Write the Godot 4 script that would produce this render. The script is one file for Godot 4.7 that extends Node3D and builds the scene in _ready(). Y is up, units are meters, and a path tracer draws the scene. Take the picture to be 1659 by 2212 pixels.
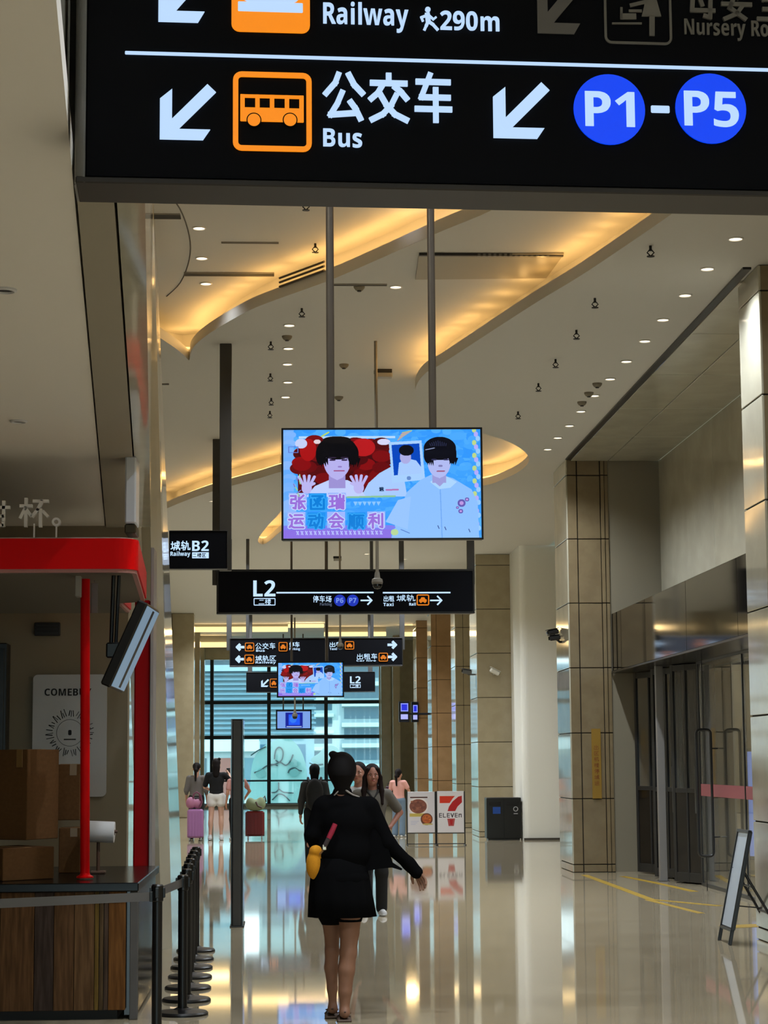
extends Node3D
# A railway concourse seen down its length. Camera at the origin of x and z, 1.6 m up; the corridor runs along -z, y is up, metres.

const FPX := 4400.0
const CX := 829.5
const CY := 1106.0
const EYE := Vector3(0, 1.6, 0)
const UPPER := 6.71      # undersides of the three ceiling terraces
const MIDDLE := 6.33
const LOWER := 5.95
const LIP := 0.12

var cam_basis: Basis
var mats := {}
var used := {}
var rng := RandomNumberGenerator.new()

# ---------------------------------------------------------------- measuring: a pixel of the photograph to a point on a plane
func ray(px, py) -> Vector3:
	return cam_basis * Vector3((px - CX) / FPX, -(py - CY) / FPX, -1.0)

func on_y(px, py, h) -> Vector3:
	var d := ray(px, py)
	return EYE + d * ((h - EYE.y) / d.y)

func on_z(px, py, z) -> Vector3:
	var d := ray(px, py)
	return EYE + d * ((z - EYE.z) / d.z)

func on_x(px, py, x) -> Vector3:
	var d := ray(px, py)
	return EYE + d * ((x - EYE.x) / d.x)

func on_face(o: Node3D, px, py) -> Vector2:      # point of a thing's own z = 0 plane
	var inv := gx(o).affine_inverse()
	var a := inv * EYE
	var d := inv.basis * ray(px, py)
	var p := a - d * (a.z / d.z)
	return Vector2(p.x, p.y)

# ---------------------------------------------------------------- nodes
func gx(n) -> Transform3D:
	var t := Transform3D()
	while n != self and n != null:
		t = n.transform * t
		n = n.get_parent()
	return t

func numbered(called: String) -> String:
	if not used.has(called):
		used[called] = 0
		return called
	used[called] += 1
	return "%s_%03d" % [called, used[called]]

func tag(o, label := "", category := "", group := "", kind := ""):
	if label: o.set_meta("label", label)
	if category: o.set_meta("category", category)
	if group: o.set_meta("group", group)
	if kind: o.set_meta("kind", kind)
	return o

func thing(called, label, category, at := Vector3.ZERO, turn := 0.0, group := "") -> Node3D:
	var o := Node3D.new()
	o.name = numbered(called)
	add_child(o)
	o.position = at
	o.rotation.y = turn
	tag(o, label, category, group)
	return o

func put(called, mesh, m, parent = self, local := true) -> MeshInstance3D:
	var o := MeshInstance3D.new()
	o.name = numbered(called) if parent == self else called
	o.mesh = mesh
	o.material_override = m
	o.cast_shadow = GeometryInstance3D.SHADOW_CASTING_SETTING_ON
	parent.add_child(o, true)
	if parent != self and not local:
		o.transform = gx(parent).affine_inverse()
	return o

func obj(called, st: SurfaceTool, m, parent = self, local := true) -> MeshInstance3D:
	return put(called, st.commit(), m, parent, local)

func objw(called, st, m, parent) -> MeshInstance3D:      # geometry given in world coordinates
	return obj(called, st, m, parent, false)

func struct(called, st, m) -> MeshInstance3D:
	var o := obj(called, st, m)
	o.set_meta("kind", "structure")
	return o

func dup(root, at: Vector3, label := "", group := "") -> Node3D:
	var c = root.duplicate()
	c.name = numbered(String(root.name).rstrip("0123456789").rstrip("_"))
	add_child(c)
	c.position = at
	if label: c.set_meta("label", label)
	if group: c.set_meta("group", group)
	return c

# ---------------------------------------------------------------- materials
func mat(color: Color, rough := 0.6, metal := 0.0, spec := 0.5) -> StandardMaterial3D:
	var key := "%s %s %s %s" % [color, rough, metal, spec]
	if not mats.has(key):
		var m := StandardMaterial3D.new()
		m.albedo_color = color
		m.roughness = rough
		m.metallic = metal
		m.metallic_specular = spec
		mats[key] = m
	return mats[key]

func glow(color: Color, energy := 1.0) -> StandardMaterial3D:
	var key := "glow %s %s" % [color, energy]
	if not mats.has(key):
		var m := StandardMaterial3D.new()
		m.albedo_color = Color(0.05, 0.05, 0.05)
		m.roughness = 0.4
		m.emission_enabled = true
		m.emission = color
		m.emission_energy_multiplier = energy
		mats[key] = m
	return mats[key]

func pane_mat(alpha := 0.08, tint := Color(0.6, 0.7, 0.72)) -> StandardMaterial3D:
	var key := "pane %s %s" % [alpha, tint]
	if not mats.has(key):
		var m := StandardMaterial3D.new()
		m.albedo_color = Color(tint.r, tint.g, tint.b, alpha)
		m.transparency = BaseMaterial3D.TRANSPARENCY_ALPHA
		m.roughness = 0.02
		mats[key] = m
	return mats[key]

func noise_mat(base: Color, other: Color, freq: float, rough := 0.4, scale := Vector3.ONE, spec := 0.5, seed_ := 1) -> StandardMaterial3D:
	var n := FastNoiseLite.new()
	n.seed = seed_
	n.frequency = freq
	n.fractal_octaves = 4
	n.domain_warp_enabled = true
	n.domain_warp_amplitude = 30.0
	var g := Gradient.new()
	g.set_color(0, base)
	g.set_color(1, other)
	var t := NoiseTexture2D.new()
	t.width = 512
	t.height = 512
	t.seamless = true
	t.noise = n
	t.color_ramp = g
	var m := StandardMaterial3D.new()
	m.albedo_texture = t
	m.roughness = rough
	m.metallic_specular = spec
	m.uv1_triplanar = true
	m.uv1_world_triplanar = true
	m.uv1_scale = scale
	return m

# ---------------------------------------------------------------- shapes
func mb() -> SurfaceTool:
	var st := SurfaceTool.new()
	st.begin(Mesh.PRIMITIVE_TRIANGLES)
	return st

func tri(st, a: Vector3, b: Vector3, c: Vector3):        # counter-clockwise from outside
	var n := (b - a).cross(c - a).normalized()
	for p in [a, c, b]:
		st.set_normal(n)
		st.add_vertex(p)

func quad(st, a, b, c, d):
	tri(st, a, b, c)
	tri(st, a, c, d)

func bx(st, c: Vector3, s: Vector3, b := 0.0, xf := Transform3D()):   # box with chamfered edges
	var h := s * 0.5
	b = minf(b, minf(h.x, minf(h.y, h.z)) * 0.9)
	var q := func(p: Vector3): return xf * (c + p)
	for ax in 3:
		var u := (ax + 1) % 3
		var v := (ax + 2) % 3
		for sg in [-1.0, 1.0]:
			var ps := []
			for k in [[-1, -1], [1, -1], [1, 1], [-1, 1]]:
				var p := Vector3()
				p[ax] = h[ax] * sg
				p[u] = (h[u] - b) * k[0]
				p[v] = (h[v] - b) * k[1]
				ps.append(q.call(p))
			if sg < 0: ps.reverse()
			quad(st, ps[0], ps[1], ps[2], ps[3])
			if b > 0.0:      # edge between +-u face and this face
				for sv in [-1.0, 1.0]:
					var e := []
					for k in [[0, -1], [0, 1], [1, 1], [1, -1]]:
						var p := Vector3()
						p[ax] = h[ax] * sg if k[0] == 0 else (h[ax] - b) * sg
						p[u] = (h[u] - b) * sv if k[0] == 0 else h[u] * sv
						p[v] = (h[v] - b) * k[1]
						e.append(q.call(p))
					if sg * sv > 0: e.reverse()
					quad(st, e[0], e[1], e[2], e[3])
	if b > 0.0:
		for sx in [-1.0, 1.0]:
			for sy in [-1.0, 1.0]:
				for sz in [-1.0, 1.0]:
					var p0 = q.call(Vector3(h.x * sx, (h.y - b) * sy, (h.z - b) * sz))
					var p1 = q.call(Vector3((h.x - b) * sx, h.y * sy, (h.z - b) * sz))
					var p2 = q.call(Vector3((h.x - b) * sx, (h.y - b) * sy, h.z * sz))
					if sx * sy * sz > 0: tri(st, p0, p1, p2)
					else: tri(st, p0, p2, p1)

func bx2(st, lo: Vector3, hi: Vector3, b := 0.0):
	bx(st, (lo + hi) * 0.5, (hi - lo).abs(), b)

func tube(st, pts: Array, radii, seg := 12, caps := true):
	var rings := []
	var up := Vector3.UP
	for i in pts.size():
		var d: Vector3 = (pts[mini(i + 1, pts.size() - 1)] - pts[maxi(i - 1, 0)]).normalized()
		if i == 0:
			up = Vector3.UP if absf(d.y) < 0.9 else Vector3.RIGHT
		var s := d.cross(up).normalized()
		up = s.cross(d).normalized()
		var r: float = radii[i] if radii is Array else radii
		var ring := []
		for k in seg:
			var a := TAU * k / seg
			ring.append([pts[i] + (s * cos(a) + up * sin(a)) * r, s * cos(a) + up * sin(a)])
		rings.append(ring)
	for i in pts.size() - 1:
		for k in seg:
			var n := (k + 1) % seg
			var q := [rings[i][k], rings[i][n], rings[i + 1][n], rings[i + 1][k]]
			for j in [0, 1, 2, 0, 2, 3]:
				st.set_normal(q[j][1])
				st.add_vertex(q[j][0])
	if caps:
		for e in [0, pts.size() - 1]:
			for k in range(1, seg - 1):
				var a: Vector3 = rings[e][0][0]
				var b: Vector3 = rings[e][k][0]
				var c: Vector3 = rings[e][k + 1][0]
				if e == 0: tri(st, a, c, b)
				else: tri(st, a, b, c)

func lathe(st, prof: Array, seg := 24, xf := Transform3D()):     # prof: Vector2(radius, height), upwards
	for i in prof.size() - 1:
		var t: Vector2 = (prof[i + 1] - prof[i]).normalized()
		var n2 := Vector2(t.y, -t.x)
		for k in seg:
			var q := []
			for e in [[i, k], [i, k + 1], [i + 1, k + 1], [i + 1, k]]:
				var a: float = TAU * (e[1] % seg) / seg
				var p: Vector2 = prof[e[0]]
				q.append([xf * Vector3(p.x * sin(a), p.y, p.x * cos(a)), (xf.basis * Vector3(n2.x * sin(a), n2.y, n2.x * cos(a))).normalized()])
			for j in [0, 2, 1, 0, 3, 2]:
				st.set_normal(q[j][1])
				st.add_vertex(q[j][0])

func prism(st, poly: PackedVector2Array, z0: float, z1: float, xf := Transform3D()):   # polygon in x, y, from z0 (back) to z1 (front)
	if Geometry2D.is_polygon_clockwise(poly):
		poly.reverse()
	# Geometry2D calls clockwise what is clockwise with y down; with y up the reversed order is counter-clockwise
	var turn_area := 0.0
	for i in poly.size():
		turn_area += poly[i].cross(poly[(i + 1) % poly.size()])
	if turn_area < 0: poly.reverse()
	var idx := Geometry2D.triangulate_polygon(poly)
	for i in range(0, idx.size(), 3):
		var a := poly[idx[i]]
		var b := poly[idx[i + 1]]
		var c := poly[idx[i + 2]]
		if (b - a).cross(c - a) < 0:
			var s := b
			b = c
			c = s
		tri(st, xf * Vector3(a.x, a.y, z1), xf * Vector3(b.x, b.y, z1), xf * Vector3(c.x, c.y, z1))
		tri(st, xf * Vector3(a.x, a.y, z0), xf * Vector3(c.x, c.y, z0), xf * Vector3(b.x, b.y, z0))
	for i in poly.size():
		var a := poly[i]
		var b := poly[(i + 1) % poly.size()]
		quad(st, xf * Vector3(a.x, a.y, z0), xf * Vector3(b.x, b.y, z0), xf * Vector3(b.x, b.y, z1), xf * Vector3(a.x, a.y, z1))

func slab(st, poly: PackedVector2Array, y0: float, y1: float):   # polygon in x, z
	var xf := Transform3D(Basis(Vector3(1, 0, 0), Vector3(0, 0, 1), Vector3(0, -1, 0)), Vector3.ZERO)   # local x, y, z -> x, z, -y
	prism(st, poly, -y1, -y0, xf)

func smooth(pts: Array, n := 5, closed := false) -> PackedVector2Array:      # Catmull-Rom
	var out := PackedVector2Array()
	var c := pts.size()
	for i in (c if closed else c - 1):
		var p0: Vector2 = pts[(i - 1 + c) % c] if closed else pts[maxi(i - 1, 0)]
		var p1: Vector2 = pts[i]
		var p2: Vector2 = pts[(i + 1) % c]
		var p3: Vector2 = pts[(i + 2) % c] if closed else pts[mini(i + 2, c - 1)]
		for k in n:
			out.append(p1.cubic_interpolate(p2, p0, p3, float(k) / n))
	if not closed: out.append(pts[c - 1])
	return out

func round_rect(x0, y0, x1, y1, r, n := 5) -> PackedVector2Array:
	var out := PackedVector2Array()
	for q in [[x1 - r, y1 - r, 0.0], [x0 + r, y1 - r, PI / 2], [x0 + r, y0 + r, PI], [x1 - r, y0 + r, PI * 1.5]]:
		for k in n + 1:
			var a: float = q[2] + PI / 2 * k / n
			out.append(Vector2(q[0] + r * cos(a), q[1] + r * sin(a)))
	return out

func disc(c: Vector2, r: float, n := 32) -> PackedVector2Array:
	var out := PackedVector2Array()
	for k in n:
		out.append(c + Vector2(cos(TAU * k / n), sin(TAU * k / n)) * r)
	return out

func frame_ring(st, x0, y0, x1, y1, r, t, z0, z1):   # rounded rectangular ring
	var o := round_rect(x0, y0, x1, y1, r)
	var i := round_rect(x0 + t, y0 + t, x1 - t, y1 - t, maxf(r - t, 0.001))
	ring(st, o, i, z0, z1)

func ring(st, o, i, z0, z1):
	for k in o.size():
		var n = (k + 1) % o.size()
		var f := func(p, z): return Vector3(p.x, p.y, z)
		quad(st, f.call(i[k], z1), f.call(o[k], z1), f.call(o[n], z1), f.call(i[n], z1))
		quad(st, f.call(i[n], z0), f.call(o[n], z0), f.call(o[k], z0), f.call(i[k], z0))
		quad(st, f.call(o[k], z0), f.call(o[n], z0), f.call(o[n], z1), f.call(o[k], z1))
		quad(st, f.call(i[n], z0), f.call(i[k], z0), f.call(i[k], z1), f.call(i[n], z1))

func bar(st, a: Vector2, b: Vector2, w: float, z0: float, z1: float, ext := 0.0):
	var d := (b - a).normalized()
	var n := Vector2(-d.y, d.x) * w * 0.5
	a -= d * ext
	b += d * ext
	prism(st, PackedVector2Array([a - n, b - n, b + n, a + n]), z0, z1)

# ---------------------------------------------------------------- lettering
# Chinese characters as pen strokes in a 100 x 100 square, y downwards; a stroke's points are joined, "/" ends a stroke
const HAN := {
	"公": "36,4 28,22 5,45/62,4 75,25 95,43/45,42 33,66 16,90 82,85/66,62 78,76 90,97",
	"交": "50,0 50,17/5,20 95,20/32,28 22,42 6,54/66,28 80,38 94,52/68,46 55,68 35,86 8,98/30,46 45,68 65,86 94,98",
	"车": "8,15 92,15/42,0 32,22 20,48 88,48/56,28 56,100/5,73 95,73",
	"母": "28,10 20,82 88,82/28,10 82,10 76,97 60,94/3,47 97,47/47,20 55,36/45,56 53,72",
	"婴": "10,44 10,6 43,6 43,40/27,15 24,36 6,52/32,36 44,48/57,44 57,6 90,6 90,40/74,15 71,36 54,52/80,36 94,48/3,66 97,66/42,52 28,74 76,98/70,68 50,87 12,99",
	"室": "50,0 50,10/6,30 6,16 94,16 94,30/20,34 80,34/50,36 25,54 78,52/50,58 50,95/22,75 78,75/4,97 96,97",
	"甘": "5,26 95,26/28,2 28,98/72,2 72,98/28,60 72,60/28,95 72,95",
	"杯": "2,27 42,27/22,0 22,100/22,30 3,70/22,38 40,62/47,10 98,10/76,10 62,40 45,62/72,38 72,100/80,45 97,64",
	"停": "30,0 10,40/20,28 20,100/65,0 65,12/38,14 98,14/48,25 88,25 88,40 48,40 48,25/38,64 38,52 98,52 98,64/45,68 90,68/68,68 68,98 55,95",
	"场": "2,32 38,32/20,3 20,80/0,86 40,72/45,10 90,10 50,42 95,42 85,95 70,92/68,42 42,80/83,42 55,95",
	"出": "50,0 50,95/15,15 15,45 85,45/85,15 85,45/8,58 8,95 92,95/92,58 92,95",
	"租": "35,5 5,15/2,32 42,32/22,12 22,100/22,35 3,70/25,42 40,58/50,95 50,10 85,10 85,95/50,38 85,38/50,65 85,65/40,96 100,96",
	"城": "2,32 35,32/18,5 18,78/0,85 36,70/42,22 98,22/45,22 44,60 34,95/45,44 65,44 62,75 52,72/70,2 76,55 98,95 99,78/92,38 78,70 60,92/82,4 92,12",
	"轨": "5,18 42,18/22,0 8,50 42,50/26,36 26,100/2,76 45,68/48,25 78,25 78,90 98,90 98,75/62,2 60,50 42,95",
	"运": "40,10 90,10/32,35 97,35/60,37 42,66 88,62/78,50 92,72/8,8 20,20/2,40 22,40 20,75 6,92/12,84 35,95 98,95",
	"动": "5,12 45,12/0,35 50,35/22,37 8,80 45,75/38,60 48,90/52,25 95,25 88,95 74,90/72,2 70,50 48,97",
	"会": "50,0 28,25 2,42/50,0 72,25 98,42/28,38 72,38/10,58 90,58/42,60 22,92 82,88/66,70 88,98",
	"顺": "8,5 8,55 2,95/22,12 22,80/36,5 36,95/48,8 98,8/70,10 66,25/54,72 54,25 92,25 92,72/73,35 70,65 48,97/78,75 95,95",
	"利": "45,3 10,12/2,32 55,32/28,10 28,100/28,35 3,75/30,42 52,62/68,12 68,70/92,3 92,97 78,92",
	"张": "5,8 38,8 38,32 8,32 6,58 40,58 36,95 22,90/90,5 62,32/45,45 99,45/60,3 60,95 78,82/68,50 98,95",
	"函": "15,6 85,6 55,25/50,25 50,75/30,30 40,45/72,30 58,45/25,70 42,55/58,55 75,70/6,30 6,95 94,95 94,30",
	"瑞": "3,10 38,10/5,45 36,45/20,10 20,82/0,85 40,75/72,0 72,30/50,8 50,30 95,30 95,8/44,42 99,42/72,42 66,56/50,97 50,56 94,56 94,97 85,95/65,56 65,92/80,56 80,92",
	"区": "95,8 10,8 10,94 97,94/75,22 28,80/30,28 74,78",
	"机": "2,27 42,27/22,0 22,100/22,30 3,70/22,38 40,62/54,8 54,55 44,95/54,8 82,8 82,88 98,90 98,72",
	"楼": "2,27 40,27/20,0 20,100/20,30 3,70/20,38 38,60/70,0 70,50/45,26 98,26/50,6 60,18/92,4 80,18/68,28 48,48/72,28 96,46/44,64 98,64/66,50 56,76 92,98/84,64 72,86 48,98",
	"二": "15,22 85,22/3,86 97,86",
}

func strokes(ch: String) -> Array:
	var out := []
	for s in String(HAN[ch]).split("/"):
		var line := []
		for p in s.split(" "):
			var xy := p.split(",")
			line.append(Vector2(xy[0].to_float(), xy[1].to_float()) / 100.0)
		out.append(line)
	return out

func han(st, ch: String, x: float, y: float, w: float, h: float, t: float, z0: float, z1: float):    # x, y: lower left corner
	for line in strokes(ch):
		for i in line.size() - 1:
			var a := Vector2(x + line[i].x * w, y + (1.0 - line[i].y) * h)
			var b := Vector2(x + line[i + 1].x * w, y + (1.0 - line[i + 1].y) * h)
			bar(st, a, b, t, z0, z1, t * (0.42 if line.size() > 2 else 0.15))

func words(called, s: String, h: float, at: Vector3, m, parent, bold := true, width := 0.0, depth := 0.006) -> MeshInstance3D:     # h: height of a capital; at: middle of the word
	var f := SystemFont.new()
	f.font_names = PackedStringArray(["Droid Sans"])
	f.font_weight = 700 if bold else 400
	var t := TextMesh.new()
	t.text = s
	t.font = f
	t.font_size = 64
	t.pixel_size = h / (64.0 * 0.714)
	t.depth = depth
	t.curve_step = 2.0
	var o := put(called, t, m, parent)
	var box := t.get_aabb()
	o.position = at - (box.get_center() if box.size.x > 0 else Vector3.ZERO)
	if width > 0.0 and box.size.x > 0:
		var k := width / box.size.x
		o.scale.x = k
		o.position.x = at.x - box.get_center().x * k
	return o

func arrow_diag(st, x0, y0, x1, y1, t, z0, z1):     # an arrow to the lower left, its head's corner at x0, y0
	var w = x1 - x0
	var h = y1 - y0
	prism(st, PackedVector2Array([Vector2(x0, y0), Vector2(x0 + w * 0.78, y0), Vector2(x0 + w * 0.91, y0 + h * 0.19), Vector2(x0 + w * 0.22 + t * 0.2, y0 + h * 0.19), Vector2(x0 + w * 0.22, y0 + h * 0.22), Vector2(x0 + w * 0.22, y0 + h * 0.91), Vector2(x0, y0 + h * 0.73)]), z0, z1)
	bar(st, Vector2(x0 + w * 0.16, y0 + h * 0.16), Vector2(x1 - t * 0.3, y1 - t * 0.3), t, z0 + 0.0005, z1 + 0.0005)

func arrow_right(st, x0, y, x1, t, s, z0, z1):       # s = 1 points right, -1 left
	var a = x0 if s > 0 else x1
	var b = x1 if s > 0 else x0
	var hh = absf(x1 - x0) * 0.36
	bar(st, Vector2(a, y), Vector2(b - s * t * 0.6, y), t, z0, z1)
	bar(st, Vector2(b, y), Vector2(b - s * hh, y + hh), t, z0 + 0.0004, z1 + 0.0004, t * 0.3)
	bar(st, Vector2(b, y), Vector2(b - s * hh, y - hh), t, z0 + 0.0008, z1 + 0.0008, t * 0.3)

# ---------------------------------------------------------------- pictures for screens and posters
func dot(im: Image, c: Vector2, r: Vector2, col: Color):
	for y in range(maxi(0, int(c.y - r.y)), mini(im.get_height(), int(c.y + r.y) + 1)):
		var q := 1.0 - pow((y - c.y) / r.y, 2)
		if q <= 0: continue
		var w := r.x * sqrt(q)
		var x0 := clampi(int(c.x - w), 0, im.get_width())
		var x1 := clampi(int(c.x + w) + 1, 0, im.get_width())
		if x1 > x0: im.fill_rect(Rect2i(x0, y, x1 - x0, 1), col)

func area(im: Image, pts: Array, col: Color):
	var lo := 1e9
	var hi := -1e9
	for p in pts:
		lo = minf(lo, p.y)
		hi = maxf(hi, p.y)
	for y in range(maxi(0, int(lo)), mini(im.get_height(), int(hi) + 1)):
		var xs := []
		for i in pts.size():
			var a: Vector2 = pts[i]
			var b: Vector2 = pts[(i + 1) % pts.size()]
			var yy := y + 0.5
			if (a.y <= yy) != (b.y <= yy):
				xs.append(a.x + (yy - a.y) / (b.y - a.y) * (b.x - a.x))
		xs.sort()
		for i in range(0, xs.size() - 1, 2):
			var x0 := clampi(int(xs[i]), 0, im.get_width())
			var x1 := clampi(int(xs[i + 1]) + 1, 0, im.get_width())
			if x1 > x0: im.fill_rect(Rect2i(x0, y, x1 - x0, 1), col)

func pen(im: Image, a: Vector2, b: Vector2, r: float, col: Color):
	var n := int(a.distance_to(b) / maxf(r * 0.5, 0.7)) + 1
	for i in n + 1:
		dot(im, a.lerp(b, float(i) / n), Vector2(r, r), col)

func pen_han(im, ch, at: Vector2, size: float, r: float, col: Color):
	for line in strokes(ch):
		for i in line.size() - 1:
			pen(im, at + line[i] * size, at + line[i + 1] * size, r, col)

func picture(im: Image, energy := 0.0, rough := 0.3) -> StandardMaterial3D:
	var m := StandardMaterial3D.new()
	var t := ImageTexture.create_from_image(im)
	m.roughness = rough
	if energy > 0.0:
		m.albedo_color = Color(0.02, 0.02, 0.02)
		m.emission_enabled = true
		m.emission = Color.WHITE
		m.emission_operator = BaseMaterial3D.EMISSION_OP_MULTIPLY
		m.emission_texture = t
		m.emission_energy_multiplier = energy
	else:
		m.albedo_texture = t
	m.texture_repeat = false
	return m

func sheet(w: float, h: float, z := 0.0) -> ArrayMesh:       # a printed face, middle at the origin
	var st := mb()
	var ps := [Vector3(-w / 2, -h / 2, z), Vector3(w / 2, -h / 2, z), Vector3(w / 2, h / 2, z), Vector3(-w / 2, h / 2, z)]
	var uv := [Vector2(0, 1), Vector2(1, 1), Vector2(1, 0), Vector2(0, 0)]
	for i in [0, 2, 1, 0, 3, 2]:
		st.set_normal(Vector3(0, 0, 1))
		st.set_uv(uv[i])
		st.add_vertex(ps[i])
	return st.commit()

func _ready():
	# ---- camera
	cam_basis = Basis.from_euler(Vector3(deg_to_rad(6.96358), deg_to_rad(-2.82128), deg_to_rad(-.42)), EULER_ORDER_YXZ)
	var cam := Camera3D.new()
	cam.name = "camera"
	cam.fov = rad_to_deg(2.0 * atan(CY / FPX))
	cam.keep_aspect = Camera3D.KEEP_HEIGHT
	cam.near = .05
	cam.far = 600.0
	add_child(cam)
	cam.position = EYE
	cam.basis = cam_basis
	cam.current = true
	# ---- sky and exposure
	var sky_m := ProceduralSkyMaterial.new()
	sky_m.sky_top_color = Color(.7, .82, .86)
	sky_m.sky_horizon_color = Color(.78, .88, .9)
	sky_m.ground_bottom_color = Color(.35, .42, .44)
	sky_m.ground_horizon_color = Color(.55, .7, .74)
	sky_m.sky_energy_multiplier = 2.0
	var sky := Sky.new()
	sky.sky_material = sky_m
	var env := Environment.new()
	env.background_mode = Environment.BG_SKY
	env.sky = sky
	env.tonemap_mode = Environment.TONE_MAPPER_LINEAR
	env.tonemap_exposure = 1.0
	env.sdfgi_enabled = true
	env.ssao_enabled = true
	env.ssil_enabled = true
	var we := WorldEnvironment.new()
	we.name = "environment"
	we.environment = env
	add_child(we)
	make_materials()
	# ---- structure, then things
	shell()
	ceiling()
	window_wall()
	outside()
	big_sign()
	other_signs()
	fittings()
	kiosk()
	barriers()
	shop_front()
	easel()
	hall_things()
	people()

# ---------------------------------------------------------------- the setting
var m_stone: StandardMaterial3D
var m_stone_warm_lit: StandardMaterial3D
var m_stone_shaded: StandardMaterial3D
var m_cream: StandardMaterial3D
var m_floor: StandardMaterial3D
var m_ceiling: StandardMaterial3D
var m_steel: StandardMaterial3D
var m_black: StandardMaterial3D
var m_face: StandardMaterial3D
var m_joint: StandardMaterial3D
const COURSES := [0.0, 0.11, 1.04, 1.975, 2.91, 3.845, 4.78, 5.715, 5.95]

func make_materials():
	m_stone = noise_mat(Color(.68, .63, .52), Color(.63, .58, .47), .012, .16, Vector3.ONE * .4, .5, 3)
	m_stone_shaded = noise_mat(Color(.52, .46, .35), Color(.47, .41, .31), .012, .18, Vector3.ONE * .4, .5, 11)  # m_stone darkened: shade on the column fronts is put into the colour
	m_stone_warm_lit = noise_mat(Color(.66, .53, .38), Color(.6, .48, .34), .012, .2, Vector3.ONE * .4, .5, 5)  # stone tinted tan: warm light on the far columns painted into its colour
	m_cream = noise_mat(Color(.76, .74, .66), Color(.7, .68, .61), .008, .07, Vector3.ONE * .35, .6, 7)
	m_floor = noise_mat(Color(.7, .65, .55), Color(.64, .59, .49), .01, .045, Vector3(.25, .25, .25), .55, 9)
	m_ceiling = mat(Color(.8, .79, .76), .8)
	m_steel = mat(Color(.42, .42, .41), .35, .7)
	m_black = mat(Color(.1, .1, .11), .35)
	m_face = mat(Color(.05, .055, .075), .6, 0.0, .2)
	m_joint = mat(Color(.12, .11, .1), .9)

func flat(v: Vector3) -> Vector2: return Vector2(v.x, v.z)

func terrace(called, edge: PackedVector2Array, close: Array, h: float, up_to: float, lit: Array, energy: float, label: String):
	var poly := edge.duplicate()
	for p in close: poly.append(p)
	var st := mb()
	slab(st, poly, h, h + LIP)
	# the back of the light trough
	var back := Geometry2D.offset_polygon(poly, -.32)
	for b in back:
		if Geometry2D.is_polygon_clockwise(b) == Geometry2D.is_polygon_clockwise(poly) and b.size() > 8: slab(st, b, h + LIP, up_to)
	struct(called, st, m_ceiling)
	# the light strip in the trough behind the lip
	var n := 0
	for span in lit:
		var pts := []
		var from: int = span[0]
		var to: int = span[1]
		var lamps := []
		var run := 9.0
		for i in range(from, mini(to, edge.size() - 1)):
			var d: Vector2 = (edge[mini(i + 1, edge.size() - 1)] - edge[maxi(i - 1, 0)]).normalized()
			var nn := Vector2(-d.y, d.x)
			if not Geometry2D.is_point_in_polygon(edge[i] + nn * .02, poly): nn = -nn
			var p: Vector2 = edge[i] + nn * .1
			var v := Vector3(p.x, h + LIP + .03, p.y)
			if pts.size(): run += v.distance_to(pts[-1])
			pts.append(v)
			if run > .22:
				run = 0.0
				lamps.append(v + Vector3(0, .07, 0))
		var s := mb()
		tube(s, pts, .014, 6)
		var o := thing("light_strip", label if n == 0 else label + ", second stretch", "light", pts[0])
		n += 1
		objw("led_tube", s, glow(Color(1, .78, .45), 2.5), o)
		for v in lamps:
			var l := OmniLight3D.new()
			l.name = "glow"
			o.add_child(l, true)
			l.position = v - pts[0]
			l.light_color = Color(1, .78, .47)
			l.light_energy = energy
			l.light_size = .04
			l.omni_range = 40.0
			l.omni_attenuation = 2.0
			l.shadow_enabled = true

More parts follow.
